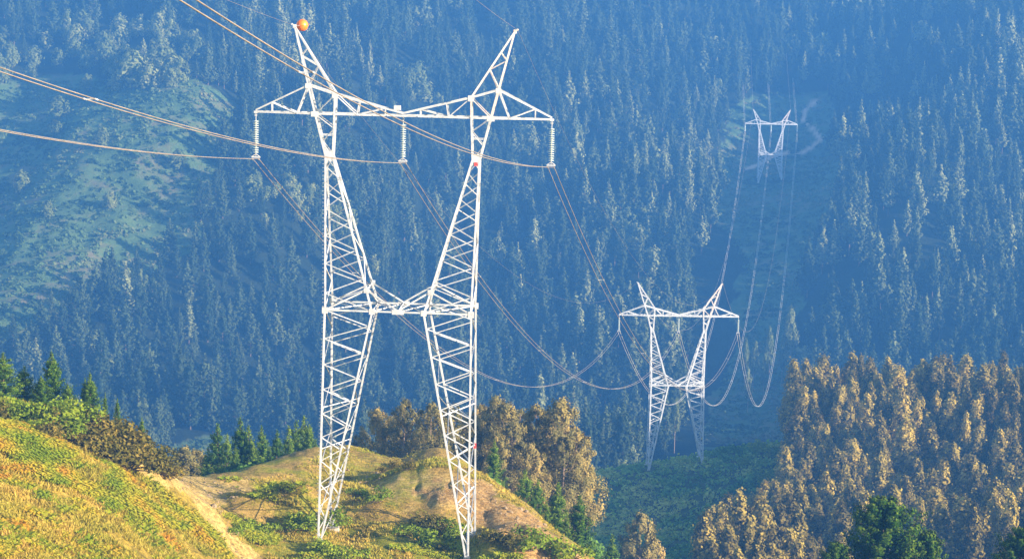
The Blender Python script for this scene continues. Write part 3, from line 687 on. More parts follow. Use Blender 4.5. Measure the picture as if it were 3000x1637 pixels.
def scatter_near(nn, polys, y0=150, y1=300, clump=None, seed=1, margin=True):
    """random ground points whose photo position falls inside polys"""
    rs = np.random.default_rng(seed); out = []
    while sum(map(len, out)) < nn:
        y = rs.uniform(y0, y1, 20000); x = y*rs.uniform(-.24, .24, 20000)
        z = hgt(x, y); px, py, d = proj(np.stack([x, y, z], -1)); ok = np.zeros(len(x), bool)
        for p in polys: ok |= inpoly(px, py, p)
        if clump: ok &= (fbm(x/clump[0], y/clump[0], clump[1], 3) > clump[2])
        if not ok.any(): break
        out.append(np.stack([x, y, z], -1)[ok])
    return np.concatenate(out)[:nn]
LEFT = [(-250,1150),(60,1175),(300,1260),(420,1330),(450,1420),(560,1500),(640,1570),(700,1660),(-250,1700)]
BELT = [(-250,1180),(60,1210),(220,1340),(420,1400),(540,1490),(660,1600),(660,1650),(560,1560),(400,1530),(200,1430),(-50,1360),(-250,1340)]
UPPER = [(-250,1150),(60,1175),(240,1225),(360,1290),(440,1350),(400,1400),(220,1330),(0,1240),(-250,1200)]
KN = [(560,1420),(800,1400),(960,1330),(1050,1308),(1290,1325),(1420,1390),(1600,1530),(1760,1660),(700,1660),(640,1560)]
FP = [fern_proto(i) for i in range(5)]
fl = np.concatenate([scatter_near(7000, [BELT], 150, 235, (5, 51, -.08), 2), scatter_near(1300, [LEFT], 150, 235, (5, 55, .16), 3)])
to = .05+.85*(fbm(fl[:, 0]/3, fl[:, 1]/3, 71, 3)+.42)
tag(link('bracken', scatter_mesh('bracken', FP, fl-np.array([0, 0, .05]), RNG.random(len(fl))*6.28, .32+.5*RNG.random(len(fl)), M['fern'], to)), 'bracken turning yellow and orange across the left slope', 'bracken', kind='stuff')
TP = [tuft_proto(i) for i in range(5)]
gl = np.concatenate([scatter_near(16000, [LEFT], 150, 235, (4, 58, -.30), 4), scatter_near(4500, [KN], 215, 290, (5, 61, .05), 5)])
gm = masks(gl[:, 0], gl[:, 1], gl[:, 2]); gl = gl[(gm['path'] < .35)]
to = .25+.6*(fbm(gl[:, 0]/5, gl[:, 1]/5, 73, 3)+.4)
tag(link('grass', scatter_mesh('grass', TP, gl-np.array([0, 0, .03]), RNG.random(len(gl))*6.28, .6+.8*RNG.random(len(gl)), M['grass'], to)), 'dry golden grass tufts over the slope and knoll', 'grass', kind='stuff')
sg = scatter_near(15000, [KN], 212, 292, None, 15); gm = masks(sg[:, 0], sg[:, 1], sg[:, 2]); sg = sg[(gm['path'] < .3) & (gm['scarp'] < .5)]
to = .12+.75*(fbm(sg[:, 0]/4, sg[:, 1]/4, 77, 4)+.45)-.35*masks(sg[:, 0], sg[:, 1], sg[:, 2])['green']
tag(link('grass', scatter_mesh('grass', TP, sg-np.array([0, 0, .03]), RNG.random(len(sg))*6.28, .22+.35*RNG.random(len(sg)), M['grass'], to)), 'short grass covering the knoll under the near pylon', 'grass', kind='stuff')
gv = np.concatenate([scatter_near(1500, [SCARP], 222, 275, None, 16), scatter_near(900, [[(480,1398),(770,1396),(700,1470),(700,1600),(780,1660),(690,1660),(600,1500)]], 205, 262, None, 17)])
GP = []
for i in range(3):
    a_ = np.array([[-1, -1, -.5], [1, -1, -.5], [1, 1, -.5], [-1, 1, -.5], [-.7, -.5, .6], [.6, -.7, .5], [.7, .6, .7], [-.5, .7, .45]])*(1+.35*np.random.default_rng(300+i).normal(size=(8, 3)))*.5
    GP.append((a_, np.array([[0, 1, 5, 4], [1, 2, 6, 5], [2, 3, 7, 6], [3, 0, 4, 7], [4, 5, 6, 7], [3, 2, 1, 0]]), np.full(8, .5)))
tag(link('gravel', scatter_mesh('gravel', GP, gv, RNG.random(len(gv))*6.28, .06+.16*RNG.random(len(gv))**3, M['rock'])), 'loose stones strewn over the dirt slope and path', 'gravel', kind='stuff')
# ferns round the pylon plateau
kf = np.concatenate([scatter_near(500, [[(600,1520),(800,1500),(950,1560),(1000,1660),(850,1660),(620,1570)]], 215, 260, (4, 81, 0), 6), scatter_near(260, [[(640,1400),(900,1420),(940,1480),(760,1470)]], 230, 270, (3, 82, .1), 7), scatter_near(500, [[(1180,1560),(1420,1590),(1700,1640),(1400,1660),(1150,1610)]], 215, 245, (3, 83, .05), 8)])
tag(link('bracken', scatter_mesh('bracken', FP, kf-np.array([0, 0, .05]), RNG.random(len(kf))*6.28, .3+.45*RNG.random(len(kf)), M['fern'], np.full(len(kf), .1)+.3*RNG.random(len(kf)))), 'low green and yellow bracken round the foot of the near pylon', 'bracken', kind='stuff')
# scrub on the ridge of the middle pylon
BP = [blob_proto(i, 46, .34) for i in range(6)]
def scatter_mid(nn, polys, y0, y1, seed):
    rs = np.random.default_rng(seed); out = []
    while sum(map(len, out)) < nn:
        y = rs.uniform(y0, y1, 20000); x = y*rs.uniform(-.26, .26, 20000); z = hgt(x, y); px, py, d = proj(np.stack([x, y, z], -1)); ok = np.zeros(len(x), bool)
        for p in polys: ok |= inpoly(px, py, p)
        if not ok.any(): break
        out.append(np.stack([x, y, z], -1)[ok])
    return np.concatenate(out)[:nn]
RIDGE = [(1500,1400),(1760,1385),(2060,1320),(2330,1290),(2500,1290),(2400,1700),(2000,1950),(1500,1950),(1500,1500)]
rl = scatter_mid(6500, [RIDGE], 440, 665, 9); ft = np.array(FEET)
rl = rl[np.min(np.hypot(rl[:, None, 0]-ft[None, :, 0], rl[:, None, 1]-ft[None, :, 1]), axis=1) > 2.2]
tag(link('undergrowth', scatter_mesh('undergrowth', BP, rl-np.array([0, 0, .3]), RNG.random(len(rl))*6.28, .6+1.5*RNG.random(len(rl))**2, M['scrub'], 1.0*(fbm(rl[:, 0]/12, rl[:, 1]/12, 91, 3)+.35))), 'dense green scrub covering the ridge of the middle pylon', 'scrub', kind='stuff')
hl = scatter_mid(9000, [CORR, HEATH, PATCH], 900, 1700, 10)
hm = masks(hl[:, 0], hl[:, 1], hl[:, 2]); hl = hl[hm['track'] < .2]
BQ = [blob_proto(i, 26, .6, .6) for i in range(5)]
tag(link('heather', scatter_mesh('heather', BQ, hl-np.array([0, 0, .4]), RNG.random(len(hl))*6.28, .9+1.5*RNG.random(len(hl))**2, M['heath'], .9*(fbm(hl[:, 0]/25, hl[:, 1]/25, 93, 3)+.25))), 'low heath and scrub in the clearings of the far mountainside', 'scrub', kind='stuff')
# understorey under the wood behind the knoll
ul = np.concatenate([scatter_mid(2200, [[(1400,1400),(1700,1450),(1900,1600),(1950,1900),(1400,1900)], [(480,1380),(950,1380),(950,1560),(480,1560)]], 262, 420, 12)])
tag(link('undergrowth', scatter_mesh('undergrowth', BP, ul-np.array([0, 0, .3]), RNG.random(len(ul))*6.28, .6+.8*RNG.random(len(ul)), M['scrub'], np.full(len(ul), .1))), 'dark undergrowth in the hollow behind the knoll', 'undergrowth', kind='stuff')

# shrubs one could count: gorse bank on the left skyline, bushes round the pylon
SH = []
def shrub_geo(sd, k, leaf):
    rs = np.random.default_rng(sd); parts = []; st = MB()
    for j in range(9):
        c0 = rs.normal(size=3)*np.array([.55, .55, .22])+np.array([0, 0, .45]); r = .42+.25*rs.random(); V, Q, T = blob_proto(sd*10+j, k, leaf/r, .9); parts.append((V*r+c0, Q, T+.35*rs.random()))
        st.tube([(0, 0, 0), tuple(c0*.6), tuple(c0)], [.04, .03, .015], 4)
    return (*cat_(parts), st)
for i, (mt) in enumerate(['gorse', 'gorse', 'leafy', 'leafy']):
    V, Q, T, st = shrub_geo(i+1, 75, .13); SH.append((np_mesh('foliage', V, Q, [M[mt]], col=np.clip(T, 0, 1)), st.mesh('stem', M['bark']), mt))
def shrub(px, py, d0, d1, s_, k, lb, group=None):
    g = ground_at(px, py, d0, d1, 400); e = empty('shrub', (g[0], g[1], stand(g[0], g[1])-.05), RNG.random()*6.28, (s_*1.15, s_*1.15, s_))
    link('foliage', SH[k][0], e); link('stem', SH[k][1], e); return tag(e, lb, 'shrub', group)
for i in range(70):
    x = RNG.uniform(-20, 450); sky_y = np.interp(x, [0, 200, 330, 420, 460], [1192, 1236, 1284, 1335, 1375]); y = sky_y+RNG.uniform(-2, 70)*(1 if x > 120 else .6)
    shrub(x, y, 170, 240, RNG.uniform(.7, 1.5) if x < 250 else RNG.uniform(.9, 1.9), (2 if (x < 230 and RNG.random() < .55) else int(RNG.random() < .5)), 'gorse bush in the bank along the skyline of the left slope', 'gorse bushes along the left skyline')
for i, (x, y, s_, k, lb) in enumerate([(905,1545,1.5,2,'dark green bush against the left foot of the near pylon'),(870,1552,1.1,2,'green bush just left of the bush at the left pylon foot'),(985,1548,.9,2,'small green bush behind the left pylon footing'),
     (1245,1560,1.4,0,'brown green bush on the grass between the pylon legs, upper one'),(1275,1548,1.0,0,'brownish bush right of the upper bush between the legs'),(1240,1592,1.3,2,'green bush below the brown one between the pylon legs'),(1328,1580,1.4,2,'green bush just left of the right front pylon leg'),
     (1295,1620,.8,0,'small rusty bush in front of the right pylon leg'),(945,1625,1.3,2,'leafy yellow green bush in front of the left pylon foot'),(985,1640,1.3,2,'leafy bush at the bottom edge below the left pylon foot'),(1560,1615,1.5,2,'large green bush at the bottom edge under the dirt slope'),
     (1620,1628,1.5,2,'green bush at the bottom edge, right of the large one'),(1490,1600,1.2,0,'brown bush at the foot of the dirt slope'),(1440,1590,1.0,0,'low brown bush near the right rear footing'),(1680,1640,1.2,2,'bush at the lower end of the dirt slope'),
     (745,1555,1.0,2,'bright green bush by the dirt path, in front of the small mound'),(700,1562,.9,2,'green bush on the edge of the dirt path'),(790,1560,.8,2,'low green bush left of the pylon mound bushes'),(1110,1470,1.0,2,'green bush in the hollow of the knoll'),(1060,1455,.7,2,'tiny dark bush on the knoll path'),
     (470,1392,1.2,0,'gorse bush at the left end of the saddle'),(500,1405,1.0,0,'small gorse bush where the path meets the saddle'),(1160,1372,.8,0,'dark bush in the shaded dip of the knoll'),(1200,1376,.7,0,'dark heather bush right in the knoll dip'),(1120,1385,.6,0,'dark bush left in the knoll dip')]):
    shrub(x, y, 180, 300, s_, k, lb)
for i, (x, y, s_) in enumerate([(2225,1330,3.2),(2290,1345,2.6),(2305,1370,3.),(2250,1420,3.0),(2280,1425,2.5),(2330,1390,2.8),(2180,1365,1.8),(1590,1385,2.5),(1620,1385,2.2)]):
    g = ground_at(x, y, 560, 700, 300); e = empty('shrub', (g[0], g[1], stand(g[0], g[1])-.1), i, (s_, s_, s_)); link('foliage', SH[2][0], e); link('stem', SH[2][1], e)
    tag(e, 'blue green juvenile eucalyptus bush on the middle pylon ridge' + (', at its left end' if x < 1700 else ', near the wood'), 'shrub', 'blue green bushes on the ridge' + (' left' if x < 1700 else ' right'))

# stones on the dirt
RK = []
for i in range(4):
    rs = np.random.default_rng(200+i); bm_ = MB(); bm_.lathe((0, 0, 0), [(.02, -.25), (.42, -.2), (.5, .05), (.36, .26), (.12, .36), (.01, .37)], 8)
    bm_.v = [tuple(np.array(v)*(1+.5*(rs.random()-.5))) for v in bm_.v]; RK.append(bm_.mesh('rock', M['rock']))
rocks = scatter_near(110, [[(1400,1395),(1560,1490),(1740,1640),(1560,1640),(1440,1560),(1300,1470)]], 225, 270, None, 31)
rocks = np.concatenate([rocks, scatter_near(45, [[(960,1340),(1150,1380),(1100,1430),(900,1420),(820,1390)]], 245, 285, None, 32), scatter_near(35, [[(600,1420),(700,1440),(690,1640),(760,1650),(640,1580)]], 205, 255, None, 33)])
RV = []; RF = []; b_ = 0
for i, r in enumerate(rocks):
    s_ = .18+.5*RNG.random()**3; me = RK[i % 4]; e = link('rock', me); e.location = tuple(r+np.array([0, 0, .02])); e.rotation_euler = (RNG.random()*.5, RNG.random()*.5, RNG.random()*6); e.scale = (s_*1.3, s_, s_*.7)
    k = 0 if i < 110 else (1 if i < 155 else 2)
    tag(e, ['stone lying on the bare dirt slope right of the near pylon', 'stone on the dry grass of the knoll top', 'stone on the dirt path left of the near pylon'][k], 'stone', ['stones on the dirt slope', 'stones on the knoll', 'stones on the dirt path'][k])

# ------------------------------------------------------------------ pylons
WO, WI, SW, HA, SA = 6.917, 2.452, 2.453, 18.313, .645
HN, NX, NS = 14.34, .36, .42
def lerp(a, b, t): return tuple(a[i]+(b[i]-a[i])*t for i in range(3))
def pylon(t, name_label):
    q = TW[t]; near = t == 0; a, xp, xA, hp = q['a'], q['xp'], q['xA'], q['hp']; kw = [1.0, 2.0, 2.8][t]
    root = empty('electricity_pylon', q['O'], -q['th']); tag(root, name_label, 'pylon')
    cw, bw = .175*kw, .088*kw
    st = M['steel']
    def zig(mb, a0, a1, b0, b1, n, w=bw, start=0, pw=1.0, horiz=False):
        for i in range(n):
            t0 = (i/n)**pw; t1 = ((i+1)/n)**pw
            if (i+start) % 2 == 0: mb.angle(lerp(a0, a1, t0), lerp(b0, b1, t1), w, w*.22)
            else: mb.angle(lerp(b0, b1, t0), lerp(a0, a1, t1), w, w*.22)
            if horiz: mb.angle(lerp(a0, a1, t1), lerp(b0, b1, t1), w*.8, w*.2)
    for s in (-1, 1):
        mb = MB()
        f = {-1: (q['feet'][0], q['feet'][1]), 1: (q['feet'][2], q['feet'][3])}[s]
        ft = {-1: (s*XF, -SF, f[0]), 1: (s*XF, SF, f[1])}
        O_ = {y: (s*WO, y*SW, 0) for y in (-1, 1)}; I_ = {y: (s*WI, y*SW, 0) for y in (-1, 1)}
        fo_ = {y: (ft[y][0]+s*.06, ft[y][1], ft[y][2]) for y in (-1, 1)}; fi_ = {y: (ft[y][0]-s*.12, ft[y][1], ft[y][2]) for y in (-1, 1)}
        NO = {y: (s*(6.945+NX), y*NS, HN) for y in (-1, 1)}; NI = {y: (s*(6.945-NX), y*NS, HN) for y in (-1, 1)}
        for y in (-1, 1):
            mb.angle(O_[y], fo_[y], cw, cw*.22, s); mb.angle(I_[y], fi_[y], cw, cw*.22, -s)
            mb.angle(O_[y], NO[y], cw, cw*.22, s); mb.angle(I_[y], NI[y], cw, cw*.22, -s)
            zig(mb, O_[y], fo_[y], I_[y], fi_[y], 19, pw=.93, start=0 if y < 0 else 1)
            zig(mb, O_[y], NO[y], I_[y], NI[y], 11, start=1 if y < 0 else 0, pw=.92)
        zig(mb, O_[-1], fo_[-1], O_[1], fo_[1], 9, bw, 0); zig(mb, I_[-1], fi_[-1], I_[1], fi_[1], 9, bw, 1)
        zig(mb, O_[-1], NO[-1], O_[1], NO[1], 7, bw, 0); zig(mb, I_[-1], NI[-1], I_[1], NI[1], 6, bw, 1)
        for tt in (.42, .6, .78): mb.angle(lerp(I_[-1], fi_[-1], tt), lerp(O_[1], fo_[1], tt), bw, bw*.2); mb.angle(lerp(I_[1], fi_[1], tt), lerp(O_[-1], fo_[-1], tt), bw, bw*.2)
        # upper V up to the crossarm
        AO = {y: (s*8.29, y*SA, HA) for y in (-1, 1)}; AI = {y: (s*6.43, y*SA, HA) for y in (-1, 1)}
        for y in (-1, 1):
            mb.angle(NO[y], AO[y], cw, cw*.22, s); mb.angle(NI[y], AI[y], cw*.9, cw*.2, -s)
            zig(mb, NO[y], AO[y], NI[y], AI[y], 3, bw, 1); mb.angle(lerp(NO[y], AO[y], .5), lerp(NI[y], AI[y], .5), bw*.8, bw*.2)
        for k2 in (.25, .5, .75): mb.angle(lerp(NO[-1], AO[-1], k2), lerp(NO[1], AO[1], k2), bw*.8, bw*.2); mb.angle(lerp(NI[-1], AI[-1], k2), lerp(NI[1], AI[1], k2), bw*.8, bw*.2)
        # gusset plates at neck and waist nodes
        mb.box((s*6.945, -NS-.05, HN), .8, .04, 1.0); mb.box((s*6.945, NS+.05, HN), .8, .04, 1.0)
        for y in (-1, 1):
            mb.box((s*WO, y*(SW+.06), 0), .55, .05, .6); mb.box((s*WI, y*(SW+.06), 0), .55, .05, .55); mb.box((s*(WI+.57), y*(SW-.15), 1.97), .5, .05, .5)
        leg = mb.build('mast', M['steel'] , root)
        if near and s == -1:
            sb = MB()
            for k in range(64): p = lerp(O_[-1], fo_[-1], k/64); sb.bar(p, (p[0]-.26, p[1], p[2]), .035)
            for k in range(40): p = lerp(O_[-1], NO[-1], k/40); sb.bar(p, (p[0]-.26, p[1], p[2]), .035)
            sb.build('step_bolts', M['steel'], root)
        for y in (-1, 1):   # footings
            fb = MB(); wd = 1.45 if y > 0 else .7
            fb.box((s*(XF+ (-.1 if y>0 else .0)), y*SF, ft[y][2]-.18), wd, wd*.7, .56, .9); fb.build('footing', M['concrete'], root)
        # horn
        hb = MB(); A_ = {y: (s*xA, y*SA, 20.961) for y in (-1, 1)}; B_ = {y: (s*6.393, y*SA, 20.178) for y in (-1, 1)}; PK = (s*xp, 0, hp)
        for y in (-1, 1):
            hb.angle(AO[y], A_[y], cw, cw*.22, s); hb.angle(AI[y], B_[y], cw*.9, cw*.2, -s)
            pa = (PK[0], y*.06, PK[2]); hb.angle(A_[y], pa, cw*.85, cw*.2, s); hb.angle(B_[y], pa, cw*.85, cw*.2, -s)
            hb.angle(A_[y], lerp(B_[y], pa, .42), bw, bw*.2); hb.angle(lerp(B_[y], pa, .42), lerp(A_[y], pa, .5), bw, bw*.2); hb.angle(lerp(A_[y], pa, .5), lerp(B_[y], pa, .68), bw, bw*.2)
            hb.angle(AO[y], B_[y], bw, bw*.2)
        for k2 in (.3, .6): hb.angle(lerp(A_[-1], PK, k2), lerp(A_[1], PK, k2), bw*.7, bw*.2)
        hb.angle(A_[-1], A_[1], bw, bw*.2); hb.angle(B_[-1], B_[1], bw, bw*.2)
        hb.box((PK[0], 0, PK[2]), .3, .22, .35)
        hb.bar((PK[0]-.05*s, 0, PK[2]), (PK[0]+s*.30, -.0, PK[2]+.22), .16)
        hb.build('horn', M['steel_rust'] if s > 0 else st, root)
    # crossarm
    ab = MB()
    for s in (-1, 1):
        tip = (s*a, 0, HA); d0 = a-13.983
        for y in (-1, 1):
            T_ = (s*a, y*.08, HA); A_ = (s*xA, y*SA, 20.961); B_ = (s*6.393, y*SA, 20.178); C_ = (0, y*.42, HA)
            ab.angle(T_, (s*8.29, y*SA, HA), cw, cw*.22, s); ab.angle((s*8.29, y*SA, HA), C_, cw, cw*.22, s)
            ab.angle((s*a, y*.08, HA+.16), A_, cw*.8, cw*.2, s); ab.angle(A_, B_, cw*.8, cw*.2, s)
            ct = (0, y*.30, HA+.22); ab.angle(B_, ct, cw*.85, cw*.2, s)
            tl = a-xA
            for fr in (.31,):
                p1 = lerp((s*a, y*.08, HA+.16), A_, fr); p0 = lerp(T_, (s*xA, y*SA, HA), fr); p2 = lerp(T_, (s*xA, y*SA, HA), .79)
                ab.angle(p0, p1, bw, bw*.2); ab.angle(p1, p2, bw, bw*.2); ab.angle(p2, A_, bw*1.1, bw*.2)
            pb = [(x_, lerp(B_, ct, 1-x_/6.393)) for x_ in (4.1, 1.65)]
            lows = [(s*x_, y*(SA-(SA-.42)*(1-x_/6.4)), HA) for x_ in (4.3, 1.65)]
            ab.angle(lows[0], pb[0][1], bw, bw*.2); ab.angle(lows[1], pb[1][1], bw, bw*.2)
            ab.angle(B_, lows[0], bw, bw*.2); ab.angle(lows[0], pb[1][1], bw, bw*.2)
        for fr in (.25, .5, .75):
            ab.angle(lerp((s*a, -.08, HA), (s*8.29, -SA, HA), fr), lerp((s*a, .08, HA), (s*8.29, SA, HA), min(1, fr+.2)), bw*.8, bw*.2)
        for k in range(6):
            x0, x1 = 8.2-k*1.35, 8.2-(k+1)*1.35; y = 1 if k % 2 else -1
            ab.angle((s*x0, -y*.6, HA), (s*max(.1, x1), y*.55, HA), bw*.8, bw*.2); ab.angle((s*x0, -.6, HA), (s*x0, .6, HA), bw*.7, bw*.2)
        ab.box((s*a, 0, HA-.02), .34, .3, .22)
        ab.box((s*8.29, -SA-.05, HA), .7, .04, .5); ab.box((s*6.4, -SA-.05, 20.15), .55, .04, .55); ab.box((s*xA, -SA-.05, 20.93), .5, .04, .5)
    ab.box((0, 0, HA), .5, .9, .2)
    ab.build('crossarm', st, root)
    # waist beam
    wb = MB()
    for y in (-1, 1):
        yy = y*SW
        for s in (-1, 1):
            wb.angle((s*WO, yy, 0), (s*WI, yy, 0), cw*.9, cw*.2, s); wb.angle((s*WI, yy, 0), (0, yy, 0), cw*.9, cw*.2, s)
            V_ = (s*(WI+.57), y*(SW-.28), 1.97); wb.angle((s*WO, yy, 0), V_, cw*.85, cw*.2, s); wb.angle(V_, (0, yy, .12), cw*.85, cw*.2, s)
        wb.box((0, y*(SW+.05), .02), 1.1, .05, .45)
    for s in (-1, 1):
        wb.angle((s*WO, -SW, 0), (s*WI, SW, 0), bw*1.2, bw*.2); wb.angle((s*WO, SW, 0), (s*WI, -SW, 0), bw*1.2, bw*.2)
        wb.angle((s*WI, -SW, 0), (0, SW, 0), bw*1.2, bw*.2); wb.angle((s*WI, SW, 0), (0, -SW, 0), bw*1.2, bw*.2); wb.angle((s*WI, -SW, 0), (s*WI, SW, 0), bw*1.1, bw*.2)
        wb.angle((s*(WI+.57), -SW+.28, 1.97), (s*(WI+.57), SW-.28, 1.97), bw*1.1, bw*.2)
    wb.angle((0, -SW, .05), (0, SW, .05), bw*1.3, bw*.3)
    wb.build('waist_beam', st, root)
    if near:
        b1 = MB(); b1.box((-.55, -.2, HA+.75), .62, .35, .42); b1.bar((-.55, -.2, HA+.1), (-.55, -.2, HA+.6), .08); b1.build('equipment_box', st, root)
        r1 = MB(); r1.box((6.95, -NS-.12, HN-.35), .3, .03, .34); r1.build('warning_plate', M['red'], root)
        r2 = MB(); r2.box((WO+.1, SW+.8, -13.9), .3, .04, .5); r2.build('warning_plate', M['red'], root)
        r3 = MB(); r3.box((-XF-.05, -SF+.42, -17.6), .12, .03, .9); r3.build('number_plate', M['red'], root)
    if t == 1:
        r1 = MB(); r1.box((6.9, -3.4, -13.9), .45, .05, .6); 
        my, n_, b__ = mat('yellow_plate', .6); b__.inputs['Base Color'].default_value = (.7, .45, .08, 1); r1.build('warning_plate', my, root)
    return root
pylon(0, 'large near white lattice pylon standing on the grassy knoll')
pylon(1, 'middle white lattice pylon on the green scrub ridge')
pylon(2, 'small far hazy lattice pylon in the mountainside clearing')

# ------------------------------------------------------------------ insulator strings
STR = 4.45
PH = ['left', 'centre', 'right']; TN = ['near', 'middle', 'far']
disc = MB(); disc.lathe((0, 0, 0), [(.045, .09), (.075, .05), (.27, .0), (.285, -.03), (.15, -.03), (.10, -.06), (.04, -.07)], 12); disc_me = disc.mesh('insulator_disc', M['insul'], True)
def att(t, k): return TL(t, k*TW[t]['a'], 0, HA-STR)
for t in range(3):
    for k in (-1, 0, 1):
        top = TL(t, k*TW[t]['a'], 0, HA-.08); e = empty('insulator_string', top, -TW[t]['th'])
        tag(e, '%s hanging insulator string on the %s pylon%s' % (PH[k+1], TN[t], ', under the arm tip' if k else ', under the middle of the arm'), 'insulator', 'insulator strings of the %s pylon' % TN[t])
        kw = [1, 1.15, 1.9][t]
        nd = 15 if t == 0 else 14
        if t == 0:
            for j in range(nd):
                o = link('insulator_disc', disc_me, e); o.location = (0, 0, -.80-j*.21)
        elif t == 1:
            sb = MB()
            for j in range(nd): sb.lathe((0, 0, -.75-j*.23), [(.05, .09), (.24*kw, 0), (.24*kw, -.04), (.05, -.08)], 8)
            sb.build('disc_stack', M['insul'], e)
        else:
            sb = MB(); sb.lathe((0, 0, -2.2), [(.05, 1.7), (.30, 1.6), (.26, .8), (.36, 0.), (.28, -.8), (.40, -1.6), (.05, -1.75)], 8); sb.build('disc_stack', M['insul'], e)
        r = MB(); r.tube([(0, 0, 0), (0, 0, -STR+.35)], .03*kw, 6); r.tube([(.11, 0, -.25), (.0, 0, -.12), (-.11, 0, -.25), (0, 0, -.4), (.11, 0, -.25)], .03, 5); r.build('suspension_rod', M['steel'], e)
        yk = MB(); z0 = -STR+.32
        yk.tube([(-.36*1, 0, z0-.02), (0, 0, z0+.22), (.36, 0, z0-.02)], .045*kw, 5); yk.bar((-.42, 0, z0-.08), (.42, 0, z0-.08), .10*kw, .12*kw)
        yk.build('yoke', M['steel'], e)
        for s in (-1, 1):
            c = MB(); c.tube([(s*.30, 0, z0-.08), (s*.30, 0, z0-.28)], .035*kw, 5); c.tube([(s*.30, -.32, z0-.26), (s*.30, 0, z0-.33), (s*.30, .32, z0-.29)], [.04, .075*kw, .04], 6); c.build('clamp', M['fitting'], e)

# ------------------------------------------------------------------ conductors
def bundle(name, pts, lab, r, spacers, sep=.30, wires=2, group=None, cat='power cable'):
    pts = [Vector(p) for p in pts]; e = empty(name, pts[0]); tag(e, lab, cat, group); o0 = pts[0]
    d = (pts[-1]-pts[0]); side = Vector((d.y, -d.x, 0)).normalized()
    for s in ((-1, 1) if wires == 2 else (0,)):
        mb = MB(); mb.tube([p-o0+side*sep*s for p in pts], r, 5); mb.build('wire', M['wire_sunlit' if r > .05 else 'wire'], e, True)  # thick far spans get the wire colour with sunlight painted in
    for f in spacers:
        i = f*(len(pts)-1); i0 = int(i); p = pts[i0].lerp(pts[min(i0+1, len(pts)-1)], i-i0)-o0
        mb = MB(); mb.bar(p-side*sep*1.1, p+side*sep*1.1, r*2, r*1.6)
        for s in (-1, 1): q_ = p+side*sep*s; dn = d.normalized(); mb.tube([q_-dn*.22, q_+dn*.22], r*1.5, 6)
        mb.build('spacer', M['steel'], e)
    if wires == 1: return e
    return e
def span(A, B, sag, n=90):
    return [A.lerp(B, i/n)-Vector((0, 0, 4*sag*(i/n)*(1-i/n))) for i in range(n+1)]
HD, UZ, KK = -.1009, .1090, .000288
for k in (-1, 0, 1):
    A0 = att(0, k)
    pts = [A0+Vector((math.sin(HD), -math.cos(HD), UZ))*r_+Vector((0, 0, KK*r_*r_)) for r_ in np.linspace(0, 300, 100)]
    bundle('conductor_pair', pts, 'twin cable reaching over the camera from the %s insulator of the near pylon' % PH[k+1], .031, (.355, ) if k == 0 else (.36+.05*k,), group='cables toward the camera')
    bundle('conductor_pair', span(att(0, k), att(1, k), 18.3), 'twin cable from the %s insulator of the near pylon to the middle pylon' % PH[k+1], .033, (.12, .27, .42, .57, .72, .87), group='cables between near and middle pylons')
    bundle('conductor_pair', span(att(1, k), att(2, k), 76), 'twin cable from the %s insulator of the middle pylon to the far pylon' % PH[k+1], .052, (.08, .16, .24, .34, .44, .54, .64, .74, .84, .93), sep=.30, group='cables between middle and far pylons')
    B = Vector(P(2238+k*66, -330, 2350)); bundle('conductor_pair', span(att(2, k), B, 22), 'twin cable climbing from the %s insulator of the far pylon over the mountain' % PH[k+1], .051, (.2, .4, .6), sep=.35, group='cables beyond the far pylon')
def pk(t, s): return TL(t, s*(TW[t]['xp']+.25), 0, TW[t]['hp']+.15)
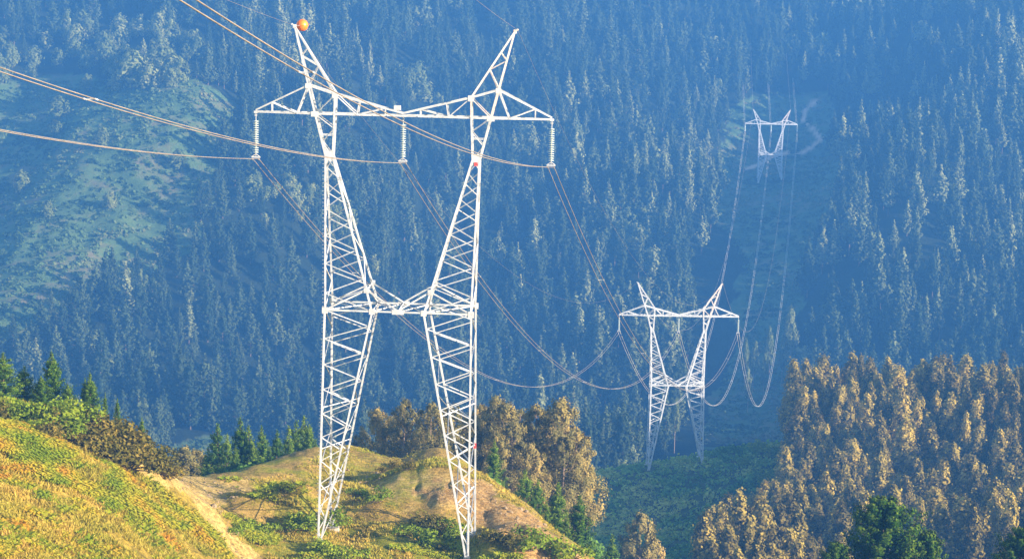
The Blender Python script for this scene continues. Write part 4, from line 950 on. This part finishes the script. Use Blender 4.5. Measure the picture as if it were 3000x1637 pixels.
for s, nm in ((-1, 'left'), (1, 'right')):
    A0 = pk(0, s); pts = [A0+Vector((math.sin(HD), -math.cos(HD), .12))*r_+Vector((0, 0, .0002*r_*r_)) for r_ in np.linspace(0, 300, 80)]
    bundle('earth_wire', pts, 'thin earth wire from the %s horn of the near pylon toward the camera' % nm, .012, (), wires=1)
    bundle('earth_wire', span(pk(0, s), pk(1, s), 14), 'thin earth wire from the %s horn of the near pylon to the middle pylon' % nm, .010, (), wires=1)
    bundle('earth_wire', span(pk(1, s), pk(2, s), 58), 'thin earth wire from the %s horn of the middle pylon to the far pylon' % nm, .035, (), wires=1)
    bundle('earth_wire', span(pk(2, s), Vector(P(2238+s*45, -370, 2350)), 18), 'thin earth wire from the %s horn of the far pylon over the mountain' % nm, .045, (), wires=1)
# orange marker ball at the left horn
pc = P(885.5, 74.5, 228.6)
e = empty('marker_ball', tuple(pc)); tag(e, 'orange aircraft warning ball beside the left horn tip of the near pylon', 'marker ball')
mb = MB(); R_ = .56; mb.lathe((0, 0, 0), [(max(.001, R_*math.sin(PI*i/20)), -R_*math.cos(PI*i/20)) for i in range(21)], 32); mb.build('shell', M['orange'], e, True)
mb = MB(); mb.lathe((0, 0, 0), [(R_+.001, -.03), (R_+.02, -.03), (R_+.02, .03), (R_+.001, .03)], 32); mb.build('seam', M['orange'], e, True)
hp_ = TL(0, -TW[0]['xp'], 0, TW[0]['hp']); mb = MB(); v0 = Vector(hp_)-Vector(pc)
mb.tube([v0, v0*.35], .035, 6); mb.tube([Vector((.5, 0, .12)), Vector((.72, 0, .17))], .05, 6); mb.build('clamp', M['fitting'], e)

# ------------------------------------------------------------------ haze
HZ = 2.85e-4
hm_ = bpy.data.materials.new('haze'); hm_.use_nodes = True; n = hm_.node_tree; n.nodes.clear()
out = n.nodes.new('ShaderNodeOutputMaterial'); pv = n.nodes.new('ShaderNodeVolumePrincipled')
pv.inputs['Color'].default_value = (.09, .36, 1.0, 1); pv.inputs['Density'].default_value = HZ; pv.inputs['Anisotropy'].default_value = 0.0
n.links.new(pv.outputs[0], out.inputs['Volume'])
mb = MB(); mb.box((0, 1145, CZ-160), 1960, 2330, 420); hz = mb.build('haze', hm_)
# bottom a metre below the lowest ground, top just above everything
zs = [v.co.z for o in bpy.data.objects if o.get('kind') == 'structure' for v in o.data.vertices]
zt = max(max(zs)+12, CZ+12); zb = min(zs)-1
for v in hz.data.vertices: v.co.z = zt if v.co.z > CZ-160 else zb
tag(hz, 'pale blue haze filling the valley', 'haze', kind='stuff')
print('z range', min(zs), max(zs)); open('/tmp/zr','w').write(str((min(zs), max(zs)))) if 0 else None
